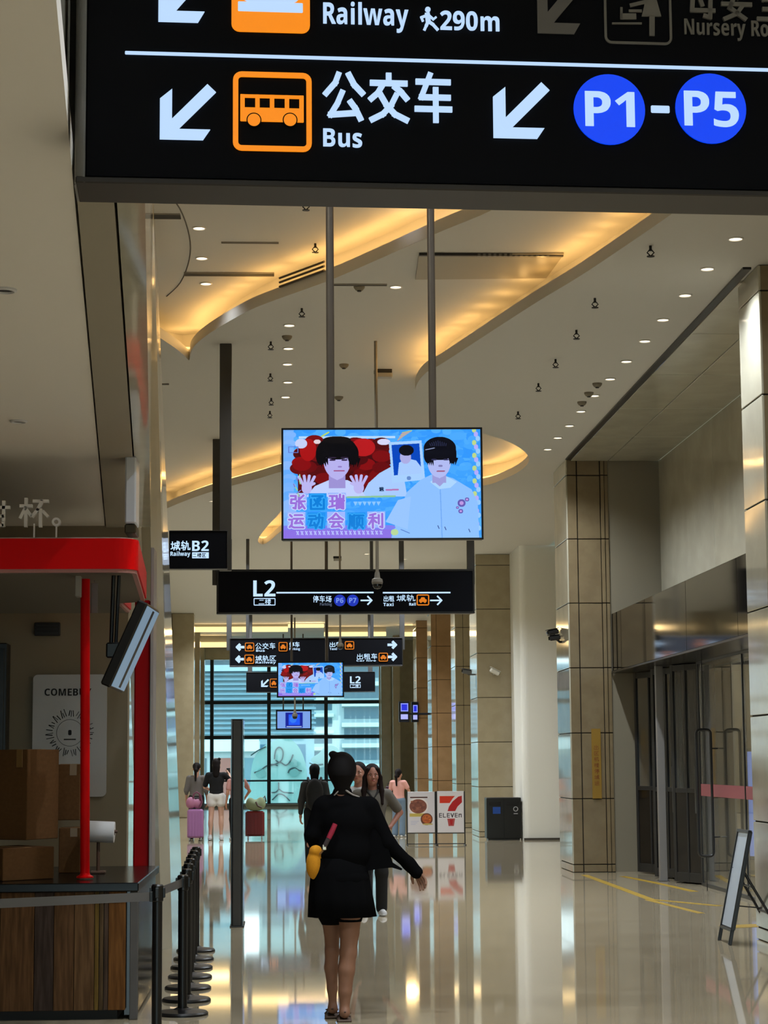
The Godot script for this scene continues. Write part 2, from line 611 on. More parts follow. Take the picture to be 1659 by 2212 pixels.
func ceiling():
	var st := mb()
	bx2(st, Vector3(-6.9, UPPER, -75), Vector3(9.8, UPPER + .2, 17))
	struct("ceiling", st, m_ceiling)
	var a := []
	a.append(Vector2(5.4, -11.0))
	for q in [[1600, 60], [1400, 225], [1250, 333], [1159, 390], [1066, 452], [948, 502], [825, 557], [716, 604], [603, 645], [544, 668], [490, 697], [450, 722], [425, 742], [412, 760], [409, 778], [398, 768], [380, 753], [355, 736], [310, 706], [200, 632]]:
		a.append(flat(on_y(q[0], q[1], MIDDLE)))
	var e := smooth(a, 4)
	terrace("ceiling", e, [Vector2(-6.6, -20), Vector2(-6.6, -48), Vector2(5.4, -48)], MIDDLE, UPPER, [[4, 64]], .026, "warm cove light strip along the left ceiling wave")
	a = []
	a.append(Vector2(5.4, -12.2))
	for q in [[1700, 290], [1557, 388], [1398, 499], [1255, 595], [1151, 658], [1000, 756], [952, 787], [923, 803], [905, 822], [897, 844], [903, 870], [923, 893], [985, 918], [1050, 938], [1100, 955], [1132, 975], [1143, 993], [1130, 1012], [1095, 1032], [1040, 1050], [950, 1052], [850, 1040], [740, 1022], [738, 1060], [715, 1108], [660, 1124], [614, 1143], [584, 1167], [568, 1176], [557, 1167], [574, 1141], [606, 1106], [640, 1060], [650, 1012], [610, 1018], [560, 1033], [470, 1058], [410, 1078], [350, 1103], [250, 1150]]:
		a.append(flat(on_y(q[0], q[1], LOWER)))
	e = smooth(a, 4)
	terrace("ceiling", e, [Vector2(-6.6, -41), Vector2(-6.6, -74.5), Vector2(5.4, -74.5)], LOWER, UPPER, [[3, 45], [62, 162]], .026, "warm cove light strip along the right ceiling wave")
	# white polished soffit between the right-hand columns, black slot along its edge
	st = mb()
	for k in 5:
		var z0 := -18.12 - k * 2.23
		bx2(st, Vector3(4.17, 5.925, z0 - 2.215), Vector3(4.72, 5.95, z0), .003)
		bx2(st, Vector3(4.735, 5.925, z0 - 2.215), Vector3(5.46, 5.95, z0), .003)
	struct("trim_1", st, m_cream)
	st = mb()
	bx2(st, Vector3(4.09, 5.93, -29.2), Vector3(4.165, 5.949, -17.6))
	struct("trim_2", st, m_black)
	# seam of the round ceiling panel at the upper left
	var seam := []
	for q in [[345, 395], [388, 450], [409, 510], [409, 560], [390, 610], [360, 640]]: seam.append(flat(on_y(q[0], q[1], UPPER)))
	var sp := []
	for p in smooth(seam, 4): sp.append(Vector3(p.x, UPPER, p.y))
	st = mb()
	tube(st, sp, .007, 4)
	struct("trim_3", st, mat(Color(.35, .34, .32), .9))

func stone_block(called, label, lo: Vector3, hi: Vector3, front: Array, side, fm, sm, courses := COURSES):   # a clad pier: core, front panels (list of x ranges), corridor-side panels
	var o := Node3D.new()
	o.name = numbered(called)
	add_child(o)
	tag(o, label, "", "", "structure")
	var st := mb()
	bx2(st, lo + Vector3(.02, 0, 0), hi - Vector3(0, 0, .02))
	obj("core", st, m_joint, o)
	for i in courses.size() - 1:
		var y0: float = courses[i] + .006
		var y1: float = minf(courses[i + 1] - .006, hi.y)
		if y1 <= y0: continue
		for f in front:
			st = mb()
			bx2(st, Vector3(f[0] + .004, y0, hi.z - .022), Vector3(f[1] - .004, y1, hi.z + (f[2] if f.size() > 2 else 0.0)), .005)
			obj("stone_panel", st, fm, o)
		if side:
			st = mb()
			bx2(st, Vector3(lo.x - (side if side is float else 0.0), y0, lo.z), Vector3(lo.x + .025, y1, hi.z - .003), .005)
			obj("stone_panel", st, sm, o)
	return o

func shell():
	var st := mb()
	bx2(st, Vector3(-6.9, -.2, -74.4), Vector3(9.8, 0, 17))
	struct("floor", st, m_floor)
	# left: shop soffit, its edge strip, the tall glossy fascia above it, the wall behind the kiosk
	var l1a := flat(on_y(165, 470, 3.6))
	var l1b := flat(on_y(228, 1150, 3.6))
	var l2a := flat(on_y(250, 390, 3.6))
	var l2b := flat(on_y(290, 985, 3.6))
	var zz := func(a: Vector2, b: Vector2, z: float): return a.lerp(b, (z - a.y) / (b.y - a.y))
	var p1n: Vector2 = zz.call(l1a, l1b, 4.0)
	var p1f: Vector2 = zz.call(l1a, l1b, -17.3)
	var p2n: Vector2 = zz.call(l2a, l2b, -6.75)
	var p2f: Vector2 = zz.call(l2a, l2b, -17.3)
	st = mb()
	slab(st, PackedVector2Array([Vector2(-6.7, 4), p1n, p1f, Vector2(-6.7, -17.3)]), 3.6, 3.72)
	struct("ceiling", st, mat(Color(.9, .88, .84), .85))
	st = mb()
	var p1m: Vector2 = zz.call(l1a, l1b, -6.75)
	slab(st, PackedVector2Array([p1m + Vector2(.01, 0), p2n - Vector2(.01, 0), p2f - Vector2(.01, 0), p1f + Vector2(.01, 0)]), 3.585, 3.72)
	struct("trim_4", st, mat(Color(.6, .57, .5), .7))
	st = mb()
	slab(st, PackedVector2Array([p2n, p2n + Vector2(.1, 0), p2f + Vector2(.1, 0), p2f]), 3.59, UPPER)
	slab(st, PackedVector2Array([p1n + Vector2(-.1, 0), p1n + Vector2(-.012, 0), p1m + Vector2(-.012, 0), p1m + Vector2(-.1, 0)]), 3.73, UPPER)
	struct("wall_left", st, m_cream)
	st = mb()
	bx2(st, Vector3(-6.7, 0, -17.5), Vector3(-1.32, 3.6, -17.3))
	bx2(st, Vector3(-6.9, 0, -20), Vector3(-6.7, UPPER, 17))
	bx2(st, Vector3(-6.7, 3.6, -17.6), Vector3(-1.35, UPPER, -17.32))
	struct("wall_left", st, mat(Color(.56, .52, .44), .8))
	# the leaning glossy pier at the end of the left wall
	st = mb()
	var bot := [on_z(333, 2049, -17.95), on_z(350, 2049, -17.95), on_z(372, 2049, -18.1), on_z(397, 1990, -20.3), on_z(300, 1990, -20.3)]
	var top := [on_z(282, 560, -17.95), on_z(304, 560, -17.95), on_z(330, 560, -18.1), on_z(338, 700, -20.3), on_z(250, 700, -20.3)]
	for i in 5:
		bot[i].y = 0.0
		top[i].y = UPPER
	for i in 5:
		var j := (i + 1) % 5
		quad(st, bot[i], bot[j], top[j], top[i])
	tri(st, top[0], top[1], top[2])
	tri(st, top[0], top[2], top[3])
	tri(st, top[0], top[3], top[4])
	struct("column", st, m_cream).set_meta("label", "leaning polished cream pier beside the row of belt posts")
	# left wall of the far hall and its slim piers
	st = mb()
	bx2(st, Vector3(-3.5, 0, -74), Vector3(-3.3, UPPER, -20.3))
	bx2(st, Vector3(-6.9, 0, -20.4), Vector3(-3.3, UPPER, -20.2))
	struct("wall_left", st, m_cream)
	for p in [[393, 418, -60.0], [421, 431, -67.0], [434, 441, -73.0]]:
		var a := on_z(p[0], 1640, p[2])
		var b := on_z(p[1], 1640, p[2])
		st = mb()
		bx2(st, Vector3(-3.3, 0, p[2] - .6), Vector3(b.x, LOWER, p[2]), .02)
		struct("column", st, m_stone).set_meta("label", "slim stone pier on the left near the far window")
	# right: the run of stone columns
	stone_block("column", "nearest stone column at the right edge", Vector3(4.2, 0, -18.3), Vector3(5.5, LOWER, -17.5), [[4.22, 5.5]], true, m_stone_shaded, m_cream)
	st = mb()
	bx2(st, Vector3(5.45, 0, -17.6), Vector3(5.7, UPPER, 17))
	struct("wall_right", st, m_stone)
	stone_block("column", "stone column beside the glass doors", Vector3(4.1, 0, -30.6), Vector3(5.5, LOWER, -29.28), [[4.115, 4.256, .012], [4.262, 4.6], [4.6, 4.66, .03], [4.66, 4.72, .015]], true, m_stone_shaded, m_cream)
	st = mb()
	bx2(st, Vector3(4.72, 0, -29.4), Vector3(5.5, LOWER, -29.29))
	struct("wall_back", st, mat(Color(.52, .49, .42), .3))
	st = mb()
	for k in 3:
		var z0 := -18.12 - k * 3.72
		bx2(st, Vector3(5.47, 2.8, z0 - 3.715), Vector3(5.6, 5.93, z0), .004)
	struct("wall_right", st, m_cream)
	# beyond the doors
	st = mb()
	bx2(st, Vector3(5.6, 0, -74), Vector3(5.8, LOWER, -30.5))
	struct("wall_right", st, m_stone)
	stone_block("column", "broad panelled stone wall end behind the dark bin", Vector3(4.06, 0, -44.6), Vector3(5.0, LOWER, -43), [[4.06, 4.95]], true, m_stone, m_cream)
	stone_block("column", "grey stone column behind the second poster board", Vector3(4.1, 0, -50.2), Vector3(5.6, LOWER, -49), [[4.1, 4.3], [4.3, 4.75]], true, m_stone, m_cream)
	stone_block("column", "stone column tinted as in warm light, behind the first poster board", Vector3(4.1, 0, -58.5), Vector3(5.6, LOWER, -57), [[4.1, 4.25, .01], [4.25, 4.75]], true, m_stone_warm_lit, m_cream)
	stone_block("column", "stone column tinted as in warm light, left of the two lit wall signs", Vector3(4.1, 0, -65), Vector3(5.6, LOWER, -63.5), [[4.1, 4.7]], true, m_stone_warm_lit, m_cream)
	for p in [[824, 846, -73.2], [850, 866, -71.0]]:
		var a := on_z(p[0], 1640, p[2])
		var b := on_z(p[1], 1640, p[2])
		st = mb()
		bx2(st, Vector3(a.x, 0, p[2] - .5), Vector3(b.x, LOWER, p[2]), .02)
		struct("column", st, m_stone).set_meta("label", "slim stone pier on the right near the far window")
	# the white pier
	st = mb()
	var wl := on_z(1131, 1815, -41.2).x
	var wr := on_z(1211, 1815, -41.2).x
	var pp := PackedVector2Array([Vector2(wr + .4, -43.0), Vector2(wl, -43.0)])
	for k in 7:
		var an := PI + PI / 2 * k / 6.0
		pp.append(Vector2(wl + .14 + .14 * cos(an), -41.34 - .14 * sin(an)))
	pp.append(Vector2(wr + .4, -41.2))
	slab(st, pp, 0, LOWER)
	struct("column", st, mat(Color(.93, .93, .9), .35)).set_meta("label", "plain white pier right of the dark bin")
	st = mb()
	bx2(st, Vector3(wl + .01, 0, -41.19), Vector3(5.59, .04, -41.15))
	struct("baseboard_right", st, mat(Color(.3, .28, .25), .5))
	# shop behind the glass: side walls, back, ceiling
	st = mb()
	bx2(st, Vector3(5.5, 0, -29.6), Vector3(9.6, 3.0, -29.4))
	bx2(st, Vector3(5.5, 0, -17.8), Vector3(9.6, 3.0, -17.6))
	bx2(st, Vector3(9.4, 0, -29.6), Vector3(9.6, 3.0, -17.6))
	struct("wall_back", st, mat(Color(.72, .66, .52), .6))
	st = mb()
	bx2(st, Vector3(5.47, 2.86, -29.4), Vector3(9.6, 3.0, -17.7))
	struct("ceiling", st, mat(Color(.7, .68, .62), .7))
	# the unseen end behind the camera: wall whose open middle is added to admit skylight
	st = mb()
	bx2(st, Vector3(-6.9, 0, 16.6), Vector3(-4.5, UPPER, 16.8))
	bx2(st, Vector3(4.5, 0, 16.6), Vector3(5.7, UPPER, 16.8))
	bx2(st, Vector3(-4.5, 5.2, 16.6), Vector3(4.5, UPPER, 16.8))
	struct("wall_front", st, m_stone)
	# over and beside the far window
	st = mb()
	bx2(st, Vector3(-3.5, 5.27, -74.3), Vector3(5.8, UPPER, -74.0))
	bx2(st, Vector3(3.42, 0, -74.3), Vector3(5.8, 5.27, -74.0))
	bx2(st, Vector3(-3.5, 0, -74.3), Vector3(-2.96, 5.27, -74.0))
	struct("wall_back", st, m_stone)
	st = mb()
	bx2(st, Vector3(-2.96, 0, -74.0), Vector3(3.42, .09, -73.75))
	struct("trim_5", st, mat(Color(.5, .5, .47), .5))

func window_wall():
	var o := Node3D.new()
	o.name = numbered("window_1")
	add_child(o)
	tag(o, "tall gridded glass wall at the far end of the hall", "", "", "structure")
	var frame := mat(Color(.03, .1, .13), .4, .3)
	var xs := []
	for px in [440, 457.5, 581, 704.5, 821]: xs.append(on_z(px, 1640, -74.1).x)
	var ys := [.09]
	for py in [1686, 1592, 1517, 1422]: ys.append(on_z(630, py, -74.1).y)
	for i in xs.size():
		var st := mb()
		var w := .13 if i in [1, 2, 3] else .05
		bx2(st, Vector3(xs[i] - w / 2, 0.09, -74.2), Vector3(xs[i] + w / 2, ys[-1], -74.02), .01)
		obj("mullion", st, frame, o)
	for j in ys.size():
		var st := mb()
		var w: float = [.06, .06, .13, .13, .06][j]
		bx2(st, Vector3(xs[0], ys[j] - w / 2, -74.19), Vector3(xs[-1], ys[j] + w / 2, -74.03), .01)
		obj("transom", st, frame, o)
	for i in xs.size() - 1:
		for j in ys.size() - 1:
			var st := mb()
			bx2(st, Vector3(xs[i], ys[j], -74.115), Vector3(xs[i + 1], ys[j + 1], -74.105))
			obj("pane", st, pane_mat(.06), o)

func outside():
	var st := mb()
	bx2(st, Vector3(-80, -.4, -260), Vector3(80, -.12, -74.4))
	struct("ground", st, mat(Color(.6, .66, .64), .9))
	# the long low building with louvres
	var b := thing("building", "long low building with blue louvres seen through the upper left panes", "building", Vector3(-4.5, -.12, -118))
	st = mb()
	bx2(st, Vector3(-6, 0, -8), Vector3(6.2, 6.9, 0))
	obj("wall", st, mat(Color(.5, .64, .68), .8), b)
	for k in 13:
		st = mb()
		bx2(st, Vector3(-6.1, 3.3 + k * .28, 0), Vector3(6.3, 3.42 + k * .28, .25))
		obj("louvre", st, mat(Color(.42, .58, .64), .6), b)
	for k in 6:
		st = mb()
		bx2(st, Vector3(-5.6 + k * 2.0, .6, -.02), Vector3(-4.3 + k * 2.0, 2.7, .04))
		obj("window", st, mat(Color(.2, .4, .5), .2), b)
	st = mb()
	bx2(st, Vector3(-6.3, 6.9, -8.2), Vector3(6.5, 7.25, .5))
	obj("roof", st, mat(Color(.62, .74, .8), .7), b)
	# two towers
	for t in [[8.5, -150.0, 9.0, 30.0, "grey tower with rows of balconies seen through the right panes", Color(.55, .65, .67)], [1.2, -185.0, 7.0, 34.0, "pale tower with rows of balconies seen through the middle panes", Color(.64, .74, .74)], [-9.0, -200.0, 9.0, 38.0, "tall pale tower behind the louvred building", Color(.62, .72, .74)]]:
		b = thing("building", t[4], "building", Vector3(t[0], -.12, t[1]))
		st = mb()
		bx2(st, Vector3(-t[2] / 2, 0, -8), Vector3(t[2] / 2, t[3], 0))
		obj("wall", st, mat(t[5], .8), b)
		for f in 9:
			for g in [[-.48, -.1], [.08, .46]]:
				st = mb()
				bx2(st, Vector3(t[2] * g[0], f * 1.5 + 1.2, 0), Vector3(t[2] * g[1], f * 1.5 + 1.5, .5))
				obj("balcony", st, mat(Color(.74, .85, .86), .7), b)
				st = mb()
				bx2(st, Vector3(t[2] * (g[0] + .02), f * 1.5 + .3, 0), Vector3(t[2] * (g[1] - .02), f * 1.5 + 1.1, .03))
				obj("window", st, mat(Color(.25, .4, .46), .15), b)
	# billboard and low shops at the left
	b = thing("shop_block", "low row of shops with a white fascia seen through the lower left panes", "building", Vector3(-4.6, -.12, -96))
	st = mb()
	bx2(st, Vector3(-3.5, 0, -4), Vector3(3.4, 2.7, 0))
	obj("wall", st, mat(Color(.66, .74, .75), .8), b)
	st = mb()
	bx2(st, Vector3(-3.5, 2.2, 0), Vector3(3.4, 2.75, .3))
	obj("fascia", st, mat(Color(.82, .88, .88), .6), b)
	for k in 6:
		st = mb()
		bx2(st, Vector3(-3.3 + k * 1.12, .2, 0), Vector3(-2.4 + k * 1.12, 1.9, .05))
		obj("window", st, mat([Color(.32, .42, .46), Color(.6, .4, .36), Color(.4, .55, .6)][k % 3], .3), b)
	# the white ornament stands just outside the glass
	var z := -78.5
	b = thing("garden_ornament", "large white petal-shaped ornament board with dark curling lines outside the window", "sculpture", Vector3(0, -.12, z))
	var shape := func(pts, depth, z0):
		var pl := []
		for q in pts:
			var v := on_z(q[0], q[1], z)
			pl.append(Vector2(v.x, v.y + .12))
		var s := mb()
		prism(s, smooth(pl, 5, true), z0, z0 + depth)
		return s
	var aqua := mat(Color(.66, .9, .9), .6)
	obj("petal", shape.call([[546, 1740], [541, 1690], [548, 1640], [570, 1612], [592, 1600], [615, 1592], [632, 1600], [648, 1618], [660, 1650], [664, 1690], [660, 1740]], .12, 0), aqua, b)
	obj("petal", shape.call([[672, 1640], [690, 1626], [703, 1612], [722, 1612], [738, 1626], [754, 1642], [730, 1650], [700, 1656], [684, 1654]], .1, .02), mat(Color(.74, .92, .93), .6), b)
	obj("petal", shape.call([[668, 1744], [674, 1690], [690, 1660], [720, 1656], [760, 1670], [780, 1744]], .1, -.08), mat(Color(.56, .78, .8), .6), b)
	obj("medallion", shape.call([[553, 1668], [562, 1660], [572, 1664], [575, 1674], [564, 1681], [554, 1677]], .04, .12), mat(Color(.5, .76, .76), .6), b)
	obj("medallion", shape.call([[628, 1646], [636, 1640], [644, 1646], [642, 1655], [632, 1656]], .04, .12), mat(Color(.5, .76, .76), .6), b)
	obj("medallion", shape.call([[626, 1666], [638, 1660], [646, 1668], [640, 1677], [628, 1676]], .04, .12), mat(Color(.5, .76, .76), .6), b)
	for ln in [[[593, 1640], [595, 1622], [603, 1614], [611, 1622], [610, 1638], [603, 1646], [595, 1642]], [[582, 1655], [596, 1650], [606, 1647], [618, 1653], [628, 1642], [633, 1630]], [[549, 1669], [562, 1664], [575, 1655], [588, 1651], [600, 1654]], [[622, 1670], [626, 1662], [636, 1659], [646, 1664], [652, 1665]], [[586, 1712], [596, 1711], [603, 1705], [612, 1711], [634, 1713]], [[588, 1728], [598, 1718], [606, 1715], [616, 1720], [626, 1730]], [[542, 1632], [556, 1622], [574, 1613]], [[668, 1648], [680, 1652], [698, 1651]], [[602, 1690], [602, 1706]]]:
		var pl := []
		for q in ln: pl.append(flat(Vector3(on_z(q[0], q[1], z).x, 0, on_z(q[0], q[1], z).y + .12)))
		var pts := []
		for v in smooth(pl, 4): pts.append(Vector3(v.x, v.y, .14))
		st = mb()
		tube(st, pts, .026, 6)
		obj("curl", st, mat(Color(.16, .3, .33), .6), b)

# ---------------------------------------------------------------- hanging signs and screens
var m_sign_white: StandardMaterial3D
var m_sign_orange: StandardMaterial3D
var m_sign_blue: StandardMaterial3D

func sign_light(o: Node3D, at: Vector3, size: Vector2, color: Color, energy: float):
	var l := AreaLight3D.new()
	l.name = "sign_light"
	l.area_size = size
	l.light_color = color
	l.light_energy = energy
	l.shadow_enabled = true
	o.add_child(l)
	l.position = at
	l.rotation.y = PI      # an area light shines along its -z; the sign faces +z

func sign_box(called, label, at: Vector3, turn: float, w: float, h: float, d: float, rim := .02) -> Node3D:     # local origin: lower left corner of the face
	var o := thing(called, label, "sign", at, turn)
	var st := mb()
	bx2(st, Vector3(0, 0, -d), Vector3(w, h, -.004), .004)
	obj("housing", st, m_face, o)
	st = mb()
	bx2(st, Vector3(-rim, -rim, -d - .005), Vector3(w + rim, 0, .008), .006)
	bx2(st, Vector3(-rim, h, -d - .005), Vector3(w + rim, h + rim, .008), .006)
	bx2(st, Vector3(-rim, 0, -d - .005), Vector3(0, h, .008), .006)
	bx2(st, Vector3(w, 0, -d - .005), Vector3(w + rim, h, .008), .006)
	obj("frame", st, mat(Color(.2, .2, .2), .4, .6), o)
	return o

func f2(o, px, py, z := 0.003) -> Vector3:
	var v := on_face(o, px, py)
	return Vector3(v.x, v.y, z)

func box_on(o, px0, py0, px1, py1) -> Array:     # [x0, y0, x1, y1] on the face
	var a := on_face(o, px0, py1)
	var b := on_face(o, px1, py0)
	return [a.x, a.y, b.x, b.y]

func han_on(o, called, text: String, px0, py0, px1, py1, t: float, m, z1 := .008):
	var b := box_on(o, px0, py0, px1, py1)
	var n := text.length()
	var w: float = (b[2] - b[0]) / n
	for i in n:
		var st := mb()
		han(st, text[i], b[0] + w * i + w * .04, b[1], w * .9, b[3] - b[1], t, -.002, z1)
		obj(called, st, m, o)

func word_on(o, s, px0, py0, px1, py1, m, called := "lettering", cap_share := 1.0):
	var b := box_on(o, px0, py0, px1, py1)
	return words(called, s, (b[3] - b[1]) * cap_share, Vector3((b[0] + b[2]) / 2, (b[1] + b[3]) / 2, .003), m, o, true, b[2] - b[0])

func big_sign():
	var lb := on_z(184, 381, -6.3)
	var turn := deg_to_rad(2.9)
	var o := sign_box("overhead_sign", "largest black hanging sign at the top with bus and parking directions", lb, turn, 2.62, 1.24, .22, .0)
	var W := glow(Color(.74, .86, 1.0), 1.0)
	var O := glow(Color(.98, .55, .06), 1.0)
	var B := glow(Color(0.0, .26, .96), 1.0)
	# rounded metal end cap at the left, bottom rail
	var st := mb()
	var pts := PackedVector2Array()
	for k in 9:
		var a := PI / 2 + PI / 2 * k / 8.0
		pts.append(Vector2(-.0 + .036 * cos(a), -.04 + .045 * sin(a)))
	pts.append(Vector2(-.036, -.22))
	pts.append(Vector2(0, -.22))
	slab(st, pts, -.02, 1.26)
	obj("end_cap", st, mat(Color(.5, .5, .5), .45, .3), o)
	st = mb()
	bx2(st, Vector3(-.03, -.022, -.225), Vector3(2.64, 0, .006), .004)
	obj("bottom_rail", st, mat(Color(.2, .185, .17), .5, .3), o)
	st = mb()
	var r := box_on(o, 270, 110, 1659, 119)
	bx2(st, Vector3(r[0], r[1] + .0015, -.001), Vector3(2.5, r[1] + .013, .005), .002)
	obj("divider", st, W, o)
	for q in [[345, 184, 465, 301, W], [342, -75, 452, 47, W], [1066, 180, 1185, 298, W], [1161, -45, 1260, 72, mat(Color(.42, .41, .4), .6)]]:
		var b := box_on(o, q[0], q[1], q[2], q[3])
		st = mb()
		arrow_diag(st, b[0], b[1], b[2], b[3], .038, -.002, .005)
		obj("arrow", st, q[4], o)
	# bus
	var b := box_on(o, 503, 159, 673, 325)
	st = mb()
	frame_ring(st, b[0], b[1], b[2], b[3], .028, .017, -.002, .005)
	obj("icon_frame", st, O, o)
	st = mb()
	b = box_on(o, 519, 207, 656, 262)
	var y0: float = b[1]
	var y1: float = b[3]
	var wx: float = b[2] - b[0]
	bx2(st, Vector3(b[0], y0, -.002), Vector3(b[2], y0 + (y1 - y0) * .52, .004), .002)
	bx2(st, Vector3(b[0], y1 - (y1 - y0) * .13, -.002), Vector3(b[2], y1, .004), .002)
	for k in 5:
		var x: float = b[0] + wx * [0.0, .235, .465, .7, .93][k]
		bx2(st, Vector3(x, y0 + (y1 - y0) * .5, -.002), Vector3(x + wx * .07, y1, .0036), .001)
	var bus := obj("bus_symbol", st, O, o)
	for px in [548.5, 626.5]:
		st = mb()
		var c := on_face(o, px, 260)
		ring(st, disc(c, .024), disc(c, .0205), -.002, .0055)
		obj("wheel_gap", st, m_face, bus)
		st = mb()
		prism(st, disc(c, .0205), -.002, .006)
		obj("wheel", st, O, bus)
	han_on(o, "character", "公交车", 696, 164, 984, 258, .018, W)
	word_on(o, "Bus", 698, 281, 782, 317, W)
	# parking
	for q in [[1316, 237, "P1", 1264, 1369], [1535, 235, "P5", 1478, 1593]]:
		var c := on_face(o, q[0], q[1])
		st = mb()
		prism(st, disc(c, .118, 48), -.002, .005)
		var d := obj("parking_disc", st, B, o)
		var bb := box_on(o, q[3], 196, q[4], 278)
		words("lettering", q[2], .116, Vector3((bb[0] + bb[2]) / 2, (bb[1] + bb[3]) / 2, .006), W, d, true, bb[2] - bb[0])
	st = mb()
	b = box_on(o, 1406, 229, 1446, 244)
	bx2(st, Vector3(b[0], b[1], -.002), Vector3(b[2], b[3], .005), .003)
	obj("dash", st, W, o)
	# upper row
	b = box_on(o, 500, -90, 669, 68)
	st = mb()
	prism(st, round_rect(b[0], b[1], b[2], b[3], .026), -.002, .004)
	var tr := obj("train_tile", st, O, o)
	st = mb()
	b = box_on(o, 514, 8, 654, 25)
	bx2(st, Vector3(b[0], b[1], .002), Vector3(b[2], b[3], .007), .002)
	b = box_on(o, 520, -70, 648, 5)
	prism(st, round_rect(b[0], b[1], b[2], b[3], .03), .002, .007)
	obj("train_symbol", st, W, tr)
	word_on(o, "Railway", 698, 18, 882, 57, W)
	word_on(o, "290m", 951, 28, 1078, 64, W)
	st = mb()
	var hd := on_face(o, 924, 21)
	prism(st, disc(hd, .009, 16), -.002, .004)
	for s in [[923, 30, 925, 46, .016], [923, 33, 910, 38, .008], [910, 38, 913, 45, .007], [926, 33, 936, 42, .007], [936, 42, 941, 38, .006], [925, 46, 921, 55, .011], [921, 55, 917, 64, .009], [925, 46, 935, 53, .01], [935, 53, 945, 64, .009]]:
		bar(st, on_face(o, s[0], s[1]), on_face(o, s[2], s[3]), s[4], -.002, .004, .003)
	obj("walking_figure", st, W, o)
	var grey := mat(Color(.46, .45, .43), .6)
	b = box_on(o, 1306, -60, 1448, 94)
	st = mb()
	frame_ring(st, b[0], b[1], b[2], b[3], .024, .008, -.002, .004)
	obj("icon_frame", st, grey, o)
	st = mb()
	bar(st, on_face(o, 1322, 51), on_face(o, 1386, 51), .006, -.002, .004)
	for s in [[1342, 18, 1342, 40, .008], [1342, 36, 1372, 36, .02], [1360, 24, 1384, 24, .009], [1362, 12, 1396, 4, .012]]:
		bar(st, on_face(o, s[0], s[1]), on_face(o, s[2], s[3]), s[4], -.002, .004, .003)
	var pl := PackedVector2Array()
	for q in [[1398, -20], [1412, -20], [1428, 36], [1386, 36]]: pl.append(on_face(o, q[0], q[1]))
	prism(st, pl, -.002, .004)
	bar(st, on_face(o, 1408, 34), on_face(o, 1408, 78), .018, -.002, .004)
	obj("nursing_symbol", st, grey, o)
	han_on(o, "character", "母婴室", 1478, -50, 1702, 40, .014, grey)
	word_on(o, "Nursery Room", 1478, 54, 1712, 80, grey)
	sign_light(o, Vector3(1.31, .6, .03), Vector2(2.4, 1.1), Color(.8, .88, 1), .25)
	# hangers up to the ceiling
	for x in [.5, 2.1]:
		st = mb()
		bx2(st, Vector3(x - .04, 1.24, -.15), Vector3(x + .04, UPPER - lb.y + .02, -.07), .006)
		obj("hanger", st, m_steel, o)

